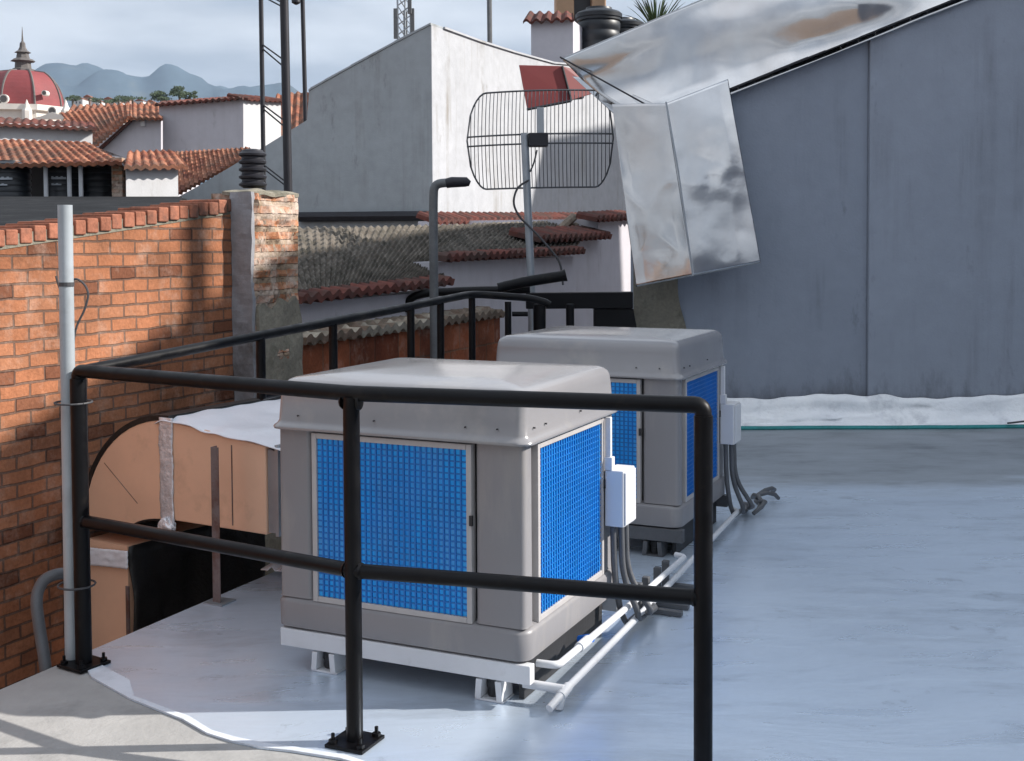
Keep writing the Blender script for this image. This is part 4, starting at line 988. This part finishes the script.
mf = thing('roof_metal_sheet', at(800, 60, SY), 'long creased metal sheet leaning over the sloping top of the gable wall', 'metal sheet')
tl0 = pt3(652, 108, GY - 0.10); tl1 = V((5.4, GY - 0.10, 0)); tl0.z = gtop(tl0.x) - 0.03; tl1.z = gtop(5.4) - 0.05
tu0, tu1 = pt3(561, 58, GY + 0.16), pt3(1020, -135, GY + 0.16)
def topsheet(u, v):
    p = (tl0*(1-u) + tl1*u)*(1-v) + (tu0*(1-u) + tu1*u)*v
    k = min(1, 5*v*(1-v) + 0.1)
    q = V((p.x*0.8 + p.z*0.9, p.y, p.z*1.6 - p.x*0.5))
    return p + V((0, -1, 0.3))*(0.20*k*nz(q, 0.8, 2) + 0.035*k*nz(q, 1.7, 5))
MB().sheet(topsheet, 140, 34, thick=(0, 0.003, -0.004)).build('sheet', M['metal_sheet'], mf, smooth='all')
mb = MB(); mb.tube([pt3(560, 57, GY + 0.15), pt3(600, 79, GY + 0.06), pt3(654, 109, GY - 0.12)], 0.008, 6); mb.build('edge_trim', M['mast_dark'], mf)
mt = thing('folded_metal_sheet', at(610, 95, GY + 0.1), 'small pale metal sheet folded under the gable eave behind the antenna', 'metal sheet')
crump([pt3(572, 76, GY + 0.5), pt3(600, 80, GY + 0.30), pt3(655, 104, GY - 0.02), pt3(616, 116, GY + 0.06)], 0, 6.0, 20, 14, amp=0.04).build('sheet', M['metal_sheet'], mt, smooth='all')
rs = thing('red_metal_sheet', at(550, 90, 12.5), 'dark red painted metal sheet behind the top of the antenna', 'metal sheet')
RY = 11.2
MB().prism([at(519, 65, RY), at(562, 66, RY + .1), at(571, 100, RY + .1), at(527, 108.5, RY)], (0, 0.02, 0)).build('panel', M['red_sheet'], rs, bevel=0.003)
MB().prism([at(562.6, 66, RY + .102), at(590, 74, RY + .25), at(598, 92, RY + .25), at(571.6, 100, RY + .102)], (0, 0.02, 0)).build('side_panel', M['red_sheet'], rs, bevel=0.003)
MB().tube([at(527, 109.5, RY - .01), at(571, 101, RY + .09)], 0.014, 6).build('lower_edge', M['mast_dark'], rs)
MB().tube([at(562.3, 66, RY + .09), at(571.5, 101, RY + .09)], 0.012, 6).build('joint_strip', M['mast_dark'], rs)
MB().tube([at(560, 98, RY + .12), at(582, 96, RY + .3)], 0.03, 8).build('bracket', M['mast_dark'], rs)

# ================================================================== ROOFTOP CHIMNEY, TANKS, COLUMN, PALM behind
CHY = 22.0
ch = thing('white_chimney', at(552, 70, CHY), 'white plastered chimney block with a clay tile cap behind the gable', 'chimney')
a0 = at(531, 20, CHY); b0 = at(573, 20, CHY)
MB().prism([V((a0.x, CHY, -5)), V((b0.x, CHY, -5)), V((b0.x, CHY, b0.z)), V((a0.x, CHY, a0.z))], (0.25, 0.9, 0)).build('stack', M['lav_shade'], ch)
tile_roof(at(523, 22.5, CHY - 0.12), at(574, 20, CHY - 0.12), at(573, 12.5, CHY + 0.5), at(528, 13, CHY + 0.5), 0.17, 0.6, 0.045).build('cap_tiles', M['eave_tile'], ch)
def tank(px, py0, py1, rp, Y, label, mark=False, grp='black plastic water tanks'):
    c = at(px, py1, Y); h = (py1 - py0)/F_PX*Y; r = rp/F_PX*Y
    w = thing('water_tank', c, label, 'water tank', grp)
    prof_ = [(r*0.86, 0)]
    for i in range(5):
        z = h*0.80*i/5
        prof_ += [(r*0.93, z + 0.01), (r*0.97, z + h*0.03), (r*0.97, z + h*0.12), (r*0.93, z + h*0.145)]
    prof_ += [(r*1.0, h*0.80), (r*1.0, h*0.84)]
    MB().lathe(c, prof_, 36).build('body', M['tank'], w, smooth=True)
    MB().lathe(c, [(r*1.05, h*0.842), (r*1.06, h*0.90), (r*0.96, h*0.93), (r*0.6, h*0.97), (r*0.58, h*1.0), (r*0.1, h*1.0)], 36).build('lid', M['tank'], w, smooth=True)
    if mark:
        mb = MB()
        for row, (zz_, n_, hh) in enumerate(((0.48, 9, 0.075), (0.33, 6, 0.05))):
            for i in range(n_):
                a = R(-90 - 12 + 4.6*i - (8 if row else 0)*0)
                q = c + V((math.cos(a)*r*0.985, math.sin(a)*r*0.985, h*zz_))
                tdir = V((-math.sin(a), math.cos(a), 0))
                mb.obox(q - tdir*0.013, tdir*0.026, V((math.cos(a), math.sin(a), 0))*0.008, Z*h*hh*(0.7 + 0.3*((i*7) % 3 == 0)))
        mb.build('lettering', M['tank_mark'], w)
    return w
tank(599, 9, 75, 22, 23.0, 'black water tank beside the white chimney')
tank(622, 20, 75, 22, 23.7, 'black water tank partly behind the metal sheet, under the palm')
bc = thing('buff_column', at(580, 60, 25), 'buff coloured masonry column with a dark opening, behind the rooftop tanks', 'column')
p_ = at(556, -40, 25.2); q_ = at(606, -40, 25.2)
wcol = (q_.x - p_.x)
MB().obox(V((p_.x, 25.2, -5)), V((wcol*0.36, 0, 0)), V((0, 1.2, 0)), Z*(p_.z + 5)).build('pier', M['buff_brick'], bc, bevel=0.03)
MB().obox(V((p_.x + wcol*0.72, 25.2, -5)), V((wcol*0.28, 0, 0)), V((0, 1.2, 0)), Z*(p_.z + 5)).build('pier', M['buff_brick'], bc, bevel=0.03)
MB().obox(V((p_.x + wcol*0.361, 25.8, -5)), V((wcol*0.358, 0, 0)), V((0, 0.5, 0)), Z*(p_.z + 5)).build('opening', M['void'], bc)
# palm with stiff arching fronds
pc = at(656, 20, 24.5)
pm = thing('palm_tree', V((pc.x, pc.y, -4.9)), 'spiky green palm crown rising above the creased metal sheet', 'tree')
MB().tube([V((pc.x, pc.y, -5)), V((pc.x + 0.05, pc.y, -1)), V((pc.x, pc.y, pc.z - 0.3))], [0.22, 0.19, 0.17], 12).build('trunk', M['bark'], pm, smooth=True)
mb = MB(); bm = mb.bm
for i in range(110):
    az = random.uniform(0, 2*math.pi); el = random.uniform(-0.2, 1.35); ln = random.uniform(0.8, 1.15)
    d = V((math.cos(az)*math.cos(el), math.sin(az)*math.cos(el), math.sin(el)))
    side = d.cross(Z).normalized(); wd = random.uniform(0.022, 0.036); sag = random.uniform(0.05, 0.35)
    pv = None
    o0 = pc + V((0, 0, -0.30))
    for s in range(6):
        t = s/5; q = o0 + d*ln*t - Z*sag*t*t*ln; w = wd*(0.6 + 0.8*t)*(1 - t)**0.6 + 0.002
        up2 = side.cross(d).normalized()
        cur = [bm.verts.new(q - side*w + up2*w*0.5), bm.verts.new(q), bm.verts.new(q + side*w + up2*w*0.5)]
        if pv:
            bm.faces.new((pv[0], pv[1], cur[1], cur[0])); bm.faces.new((pv[1], pv[2], cur[2], cur[1]))
        pv = cur
mb.build('fronds', M['palm'], pm)

# thin mast and small mast behind the grey building
mm = thing('whip_mast', at(489, 60, 24), 'thin steel mast standing behind the sunlit blank wall', 'mast')
MB().tube([at(490, 80, 24) - Z*6, at(490, 60, 24), at(489, -30, 24)], 0.05, 8).build('pole', M['pipe_grey'], mm)
tm = thing('cell_mast', at(405, 60, 60), 'distant lattice mast with panel antennas behind the blank building', 'mast')
T0 = at(405, 60, 60)
sq = 0.32
for i, (sx, sy) in enumerate(((-1, -1), (1, -1), (0, 1))):
    MB().tube([T0 + V((sx*sq, sy*sq, -14)), T0 + V((sx*sq, sy*sq, 4.5))], 0.05, 6).build('leg', M['galv'], tm)
mb = MB()
for i in range(22):
    z0 = -6 + 0.48*i
    for (ax, ay), (bx, by) in (((-1, -1), (1, -1)), ((1, -1), (0, 1)), ((0, 1), (-1, -1))):
        mb.tube([T0 + V((ax*sq, ay*sq, z0)), T0 + V((bx*sq, by*sq, z0 + 0.48))], 0.03, 4)
mb.build('lattice', M['galv'], tm)
for (dx, dy, z) in ((-0.42, -0.35, 1.0), (0.42, -0.35, 1.0), (0.0, 0.45, 1.0), (0.3, -0.5, 2.2)):
    MB().obox(T0 + V((dx - 0.1, dy - 0.06, z)), V((0.2, 0, 0)), V((0, 0.12, 0)), Z*1.5).build('panel_antenna', M['pipe_grey'], tm, bevel=0.02)
mb = MB().lathe(T0 + V((0, 0, 0.25)), [(0.55, 0), (0.55, 0.12)], 16); mb.build('platform', M['mast_dark'], tm)

# lattice radio mast behind the pillar
TY = 8.25
la = thing('lattice_mast', at(285, 300, TY), 'dark two-legged lattice mast rising behind the brick pillar', 'mast')
legs = []
for (xt, yt, xb_, yb_, r, y) in ((260.5, -30, 264, 200, 0.016, TY + 0.05), (283.5, -30, 289, 230, 0.030, TY - 0.08), ):
    a_, b_ = at(xt, yt, y), at(xb_, yb_, y); dd = (b_ - a_).normalized()
    top = a_ - dd*1.2; bot = a_ + dd*((a_.z + 0.2)/abs(dd.z))
    legs.append((top, bot)); MB().tube([bot, top], r, 10).build('leg', M['mast_dark'], la, smooth=True)
def lp(i, py):
    t_, b_ = legs[i]; z = 1.57 + (243 - py)/F_PX*TY; k = (t_.z - z)/(t_.z - b_.z); return t_ + (b_ - t_)*k
for (i, ya, j, yb2) in ((0, -6, 1, 10), (0, -2, 1, 14), (0, 46, 1, 66), (0, 50, 1, 73), (0, 106, 1, 126), (0, 110, 1, 132), (0, 166, 1, 186), (0, 170, 1, 190), (0, 226, 1, 246)):
    MB().tube([lp(i, ya), lp(j, yb2)], 0.0055, 6).build('brace', M['mast_dark'], la)
tn = thing('thin_mast', at(304, 95, 19.5), 'thin dark mast with a small lamp beside the lattice mast, behind the blank wall', 'mast')
MB().tube([at(307, 200, 19.5), at(305, 95, 19.5), at(301.5, -40, 19.5)], 0.036, 10).build('pole', M['mast_dark'], tn, smooth=True)
MB().lathe(at(296, 1, 19.4), [(0.02, -0.06), (0.07, -0.03), (0.075, 0.03), (0.03, 0.10)], 12).build('lamp_head', M['mast_dark'], tn, smooth=True)
MB().tube([at(296, 0, 19.4), at(302, -2, 19.5)], 0.02, 8).build('lamp_arm', M['mast_dark'], tn)

# ================================================================== LEFT BACKGROUND: terrace, tanks, tiled houses
dk = thing('dark_roof', at(60, 215, 9), 'dark flat fibre cement roof behind the coping of the brick wall', 'roof')
r0, r1 = at(-260, 240, 6.6), at(228, 200, 8.3)
f0, f1 = at(-200, 196.5, 14.3), at(182, 196.5, 14.3)
MB().prism([V((r0.x, r0.y, 1.60)), V((r1.x - 0.3, r1.y, 1.70)), f1, f0], (0, 0, -0.15)).build('roof_sheet', M['dark_roof'], dk)
MB().prism([V((f0.x, 14.31, -5)), V((f1.x, 14.31, -5)), V((f1.x, 14.31, f1.z - 0.02)), V((f0.x, 14.31, f0.z - 0.02))], (0, 0.2, 0)).build('back_wall', M['dark_roof'], dk)
tank(11, 161, 199, 20, 14.9, 'black water tank at the left end of the open shed, with white lettering', True)
tank(64, 160, 199, 19, 15.1, 'black water tank in the middle of the open shed, between two white posts', True)
tank(100, 161, 199, 17, 15.3, 'black water tank at the right end of the open shed')
sh = thing('tank_shed', at(60, 198, 15), 'open shed with a red tile roof over the black water tanks', 'shed')
e0, e1 = at(-40, 167, 14.6), at(122, 163, 14.6)
tile_roof(e0, e1, at(88, 142.5, 17.2), at(-40, 138, 17.2), 0.11, 0.28, 0.016).build('roof', M['red_tile'], sh)
MB().prism([at(121, 163, 14.66), at(124, 157.5, 15.3), at(88, 143.5, 17.2), at(90, 150, 17.2)], (0.05, 0, -0.06)).build('verge', M['pillar_concrete'], sh)
for px in (45.5, 69, 80.5):
    a_ = at(px, 164, 14.75); MB().tube([V((a_.x, a_.y, 2.05)), a_], 0.028, 8).build('post', M['post_white'], sh)
MB().obox(at(112, 198, 14.75), V((0.13, 0, 0)), V((0, 0.13, 0)), Z*0.5).build('brick_pier', M['brick_rough'], sh)
MB().prism([V((at(-40, 200, 17).x, 17, 1.5)), V((at(124, 200, 17).x, 17, 1.5)), at(124, 160, 17), at(-40, 152, 17)], (0, 0.2, 0)).build('back_wall', M['dark'], sh)
wb = thing('white_hut', at(152, 197, 14.5), 'small white hut with a clay tile top beside the tank shed', 'hut')
hn = V((0.62, -0.785, 0)); hp0 = at(126, 180, 14.3)
def hu(px, py, o=0.0): return on(px, py, hp0 + hn*o, hn)
hb = [hu(126, 196), hu(178, 194), hu(178, 166), hu(126, 166.5)]
MB().prism([V((hb[0].x, hb[0].y, 1.9)), V((hb[1].x, hb[1].y, 1.9)), hb[2], hb[3]], (-0.36, 1.2, 0)).build('wall', M['whitewash'], wb)
tile_roof(hu(124, 168, 0.12), hu(188, 167, 0.12), hu(178, 166) + V((-0.45, 1.4, 0.30)), hu(126, 166) + V((-0.42, 1.4, 0.28)), 0.12, 0.3, 0.02).build('roof', M['red_tile'], wb)

sw = thing('white_strip_house', at(45, 140, 18.5), 'long low white house wall under a tiled eave, above the tank shed', 'house')
sn = V((0.55, -0.835, 0)); sp0 = at(92, 135, 19.3)
def su(px, py, o=0.0): return on(px, py, sp0 + sn*o, sn)
MB().prism([su(-60, 170), su(92.5, 170), su(92.5, 127.5), su(-60, 119.5)], (-0.25, 0.5, 0)).build('wall', M['whitewash'], sw)
tile_roof(su(-60, 121.5, 0.15), su(96, 129.5, 0.15), su(94, 127) + V((-0.3, 0.9, 0.16)), su(-60, 119) + V((-0.3, 0.9, 0.16)), 0.13, 0.3, 0.02).build('roof', M['eave_tile'], sw)
tg = thing('gabled_tile_house', at(110, 140, 20.5), 'house with a broad orange tile roof and a shade tinted white gable wall', 'house')
tile_roof(at(92, 150, 23.3), at(131, 116, 23.4), at(131, 104, 27.0), at(60, 113, 27.0), 0.13, 0.3, 0.024).build('roof', M['red_tile'], tg)
tile_roof(at(126, 119, 23.4), at(163, 119, 23.4), at(162, 106, 27.0), at(126, 105, 27.0), 0.13, 0.3, 0.024).build('roof', M['red_tile'], tg)
g_ = [at(98, 150, 23.6), at(131, 119.5, 23.6), at(161, 119.5, 23.6), at(161, 175, 23.6), at(98, 175, 23.6)]
MB().prism(g_, (0, 0.12, 0)).build('gable_wall', M['lav_shade'], tg)
mb = MB(); mb.prism([at(95, 150.5, 23.45), at(131, 118.5, 23.45), at(131, 121.5, 23.45), at(98, 152, 23.45)], (0, 0.08, 0)); mb.build('barge_edge', M['eave_tile'], tg)
MB().obox(at(140.5, 126, 23.54), V((0.08, 0, 0)), V((0, 0.05, 0)), Z*0.1).build('wall_lamp', M['box_white'], tg)
cbx = thing('white_box_house', at(205, 150, 24), 'white box house, shade tinted in front, with a sunlit white side and tile capped parapet', 'house')
K0 = at(243, 99.5, 24.0)
def ka(px, py): return on(px, py, K0, V((0.10, 1, 0)).normalized())
def kb(px, py): return on(px, py, K0, V((1, -0.75, 0)).normalized())
f_ = [ka(159, 104), ka(243, 99.5), ka(243, 175), ka(159, 175)]
MB().prism(f_, (0.02, 0.25, 0)).build('front_wall', M['lav_shade'], cbx)
s_ = [kb(243.4, 99.6), kb(281, 101), kb(281, 170), kb(243.4, 170)]
MB().prism(s_, (-0.24, 0.20, 0)).build('side_wall', M['whitewash'], cbx)
tile_roof(ka(157, 106) - V((0, .15, 0)), ka(244, 99) - V((0, .15, 0)), ka(244, 93) + V((0, .5, 0)), ka(157, 99) + V((0, .5, 0)), 0.13, 0.4, 0.025).build('front_cap', M['eave_tile'], cbx)
tile_roof(kb(242, 99.5) + V((.12, 0, 0)), kb(283, 101.5) + V((.12, 0, 0)), kb(283, 97.5) - V((.3, 0, 0)), kb(242, 94) - V((.3, 0, 0)), 0.13, 0.4, 0.025).build('side_cap', M['eave_tile'], cbx)
bt_ = thing('brick_tile_house', at(295, 110, 30), 'orange tile roof seen between the lattice mast legs', 'house')
tile_roof(at(270, 150, 27), at(316, 140, 27), at(316, 91, 32), at(276, 95, 32), 0.18, 0.4, 0.045).build('roof', M['red_tile'], bt_)
MB().prism([V((at(270, 150, 27.3).x, 27.3, -5)), V((at(318, 150, 27.3).x, 27.3, -5)), at(318, 141, 27.3), at(270, 151, 27.3)], (0, 3, 0)).build('wall', M['lav_shade'], bt_)
ot = thing('long_tile_house', at(110, 108, 40), 'long house with a worn orange tile ridge below the far trees', 'house')
tile_roof(at(60, 125, 30), at(170, 122, 30), at(166, 102.5, 36), at(72, 106, 36), 0.2, 0.4, 0.05).build('roof', M['red_tile'], ot)
MB().prism([V((at(60, 140, 30.3).x, 30.3, -5)), V((at(168, 140, 30.3).x, 30.3, -5)), at(168, 123, 30.3), at(60, 126, 30.3)], (0, 3, 0)).build('wall', M['lav_shade'], ot)

# domed church
DY = 110.0
dm_ = thing('domed_church', at(22, 120, DY), 'church with a faceted red dome and a dark lantern on the skyline', 'church')
k = DY/F_PX
dcn = at(24, 112, DY)
rad = 40*k
dp_ = [(rad*1.0, -1.0)]
for i in range(11):
    a = i/10*1.32; dp_.append((rad*(0.26 + 0.74*math.cos(a)**0.9) if a < 1.32 else rad*0.3, 40*k*math.sin(a)/math.sin(1.32)))
MB().lathe(dcn, dp_, 8, R(22.5 + 14)).build('dome', M['dome_red'], dm_)
mb = MB()
for q in range(8):
    a = R(22.5 + 14) + q*math.pi/4
    mb.tube([dcn + V((r*math.cos(a)*1.0, r*math.sin(a)*1.0, z)) for r, z in dp_], 0.10, 5)
mb.build('rib', M['dome_dark'], dm_)
lt = dcn + Z*(40*k)
MB().lathe(lt, [(10*k, -0.4), (11*k, 0), (11*k, 2*k), (8*k, 3*k), (7.5*k, 9*k), (12*k, 10*k), (9.5*k, 12*k), (6.5*k, 13*k), (5.5*k, 18*k), (8*k, 18.6*k), (4.5*k, 21*k), (3*k, 24*k), (2.6*k, 28*k), (1*k, 30*k), (0.5*k, 38*k), (0.2*k, 44*k)], 8, R(10)).build('lantern', M['dome_dark'], dm_)
for i, (px, py, r) in enumerate(((4, 99, 4.6), (44.5, 93, 2.6), (52.5, 111, 4.2))):
    c = at(px, py, DY - rad*(0.98 if i == 2 else 0.97 if i == 0 else 0.74))
    ww = MB().tube([c + V((0, 0.6, 0)), c + V((0, -0.12, 0))], r*k, 20).build('oculus', M['stone_white'], dm_)
    MB().tube([c + V((0, -0.1, 0)), c + V((0, -0.14, 0))], r*k*0.74, 16).build('pane', M['dome_dark'], ww)
MB().lathe(V((dcn.x, dcn.y, -5)), [(rad*1.12, 0), (rad*1.12, dcn.z + 5 - 0.3), (rad*1.22, dcn.z + 5 - 0.2), (rad*1.22, dcn.z + 5 + 0.3), (rad*0.9, dcn.z + 5 + 0.32)], 8, R(22.5 + 14)).build('drum', M['stone_white'], dm_)
for px in (27, 66):
    q = at(px, 112, DY - rad*1.05)
    MB().lathe(q, [(5*k, -1), (5*k, 1*k), (3*k, 4*k), (1*k, 10*k), (0.2*k, 12*k)], 8).build('pinnacle', M['stone_white'], dm_)
q = [at(34, 119, DY - rad*1.15), at(52, 112, DY - rad*1.15), at(68, 119, DY - rad*1.15)]
MB().prism(q, (0, 0.6, 0)).build('pediment', M['stone_white'], dm_)

# far trees
def leafy(name, c, w, h, nleaf, s, label):
    tr_ = thing(name, V((c.x, c.y, -5)), label, 'tree', 'trees on the far skyline')
    MB().tube([V((c.x, c.y, -5)), V((c.x + 0.1, c.y, c.z - h*0.1)), V((c.x, c.y, c.z + h*0.1))], [0.22, 0.16, 0.05], 7).build('trunk', M['bark'], tr_)
    mb = MB(); bm = mb.bm
    blobs = [V((random.uniform(-1, 1)*w*0.7, random.uniform(-1, 1)*w*0.5, random.uniform(-0.5, 0.8)*h)) for _ in range(9)]
    for i in range(nleaf):
        b = random.choice(blobs); d = V((random.gauss(0, 1), random.gauss(0, 1), random.gauss(0, 1))).normalized()
        q = c + b + V((d.x*w*0.36, d.y*w*0.36, d.z*h*0.32))*random.uniform(0.5, 1.1)
        u = V((random.gauss(0, 1), random.gauss(0, 1), random.gauss(0, 1))).normalized(); v_ = u.orthogonal().normalized()
        k_ = s*random.uniform(0.6, 1.3)
        bm.faces.new([bm.verts.new(q + u*k_), bm.verts.new(q + v_*k_*0.6), bm.verts.new(q - u*k_), bm.verts.new(q - v_*k_*0.6)])
    mb.build('crown', M['leaf'], tr_)
leafy('tree', at(164, 97, 150), 2.0, 0.8, 900, 0.13, 'low dark tree on the skyline behind the white box house')
leafy('tree', at(179, 93, 150), 1.3, 1.1, 800, 0.13, 'tall dark tree poking above the white box house parapet')
leafy('tree', at(189, 96, 152), 1.0, 0.7, 500, 0.13, 'small dark tree beside the tallest skyline tree')
leafy('tree', at(72, 99, 180), 1.4, 0.6, 450, 0.13, 'dark tree on the skyline beside the church dome')
leafy('tree', at(100, 101, 190), 1.8, 0.5, 450, 0.13, 'low spreading tree in the middle of the far town')
leafy('tree', at(132, 99, 190), 2.2, 0.6, 600, 0.13, 'wide dark tree at the right end of the far town')
leafy('tree', at(118, 100, 200), 1.6, 0.6, 400, 0.13, 'rounded dark tree between two far houses')
far = [(78, 99, 9, 'white', 210), (87, 97, 7, 'brick', 230), (95, 101, 8, 'white', 205), (108, 99, 9, 'brick', 240), (116, 102, 8, 'white', 215), (126, 100, 7, 'brick', 235), (139, 101, 8, 'white', 225), (150, 102, 7, 'brick', 220)]
lab = ['pale far house next to the church dome', 'narrow tall reddish far house near the church dome', 'low pale far house left of the spreading tree', 'reddish far house behind the spreading tree', 'pale far house in the middle of the skyline town', 'narrow reddish far house behind the wide tree', 'pale far house right of the wide tree', 'last reddish far house before the white box house']
for (px, py, w, kd, Y), lb in zip(far, lab):
    a_ = at(px - w/2, py, Y); b_ = at(px + w/2, py, Y)
    fh = thing('far_house', V((a_.x, Y, -5)), lb, 'house', 'far houses below the mountains')
    MB().obox(V((a_.x, Y, -5)), V((b_.x - a_.x, 0, 0)), V((0, 3, 0)), Z*(a_.z + 5)).build('wall', M['far_white' if kd == 'white' else 'far_brick'], fh)
    MB().prism([V((a_.x - 0.1, Y - 0.1, a_.z + 0.01)), V((b_.x + 0.1, Y - 0.1, a_.z + 0.01)), V(((a_.x + b_.x)/2, Y - 0.1, a_.z + 0.45))], (0, 3.2, 0)).build('roof', M['red_tile'], fh)
    for i in (0.25, 0.65):
        MB().obox(V((a_.x + (b_.x - a_.x)*i, Y - 0.03, a_.z - 0.8)), V((0.2, 0, 0)), V((0, 0.02, 0)), Z*0.35).build('window', M['void'], fh)

# ================================================================== AIR between here and the mountains
HAZE = True
if HAZE:
    hm = bpy.data.materials.new('haze'); hm.use_nodes = True; t = hm.node_tree; t.nodes.clear()
    o_ = N(t, 'ShaderNodeOutputMaterial'); v_ = N(t, 'ShaderNodeVolumePrincipled')
    v_.inputs['Color'].default_value = (0.60, 0.77, 1.0, 1); v_.inputs['Density'].default_value = 0.00013; v_.inputs['Anisotropy'].default_value = 0.1
    t.links.new(v_.outputs[0], o_.inputs['Volume'])
    hz = MB().box((-4000, -200, -6.2), (4000, 5400, 590)).build('haze', hm)
    hz['kind'] = 'stuff'
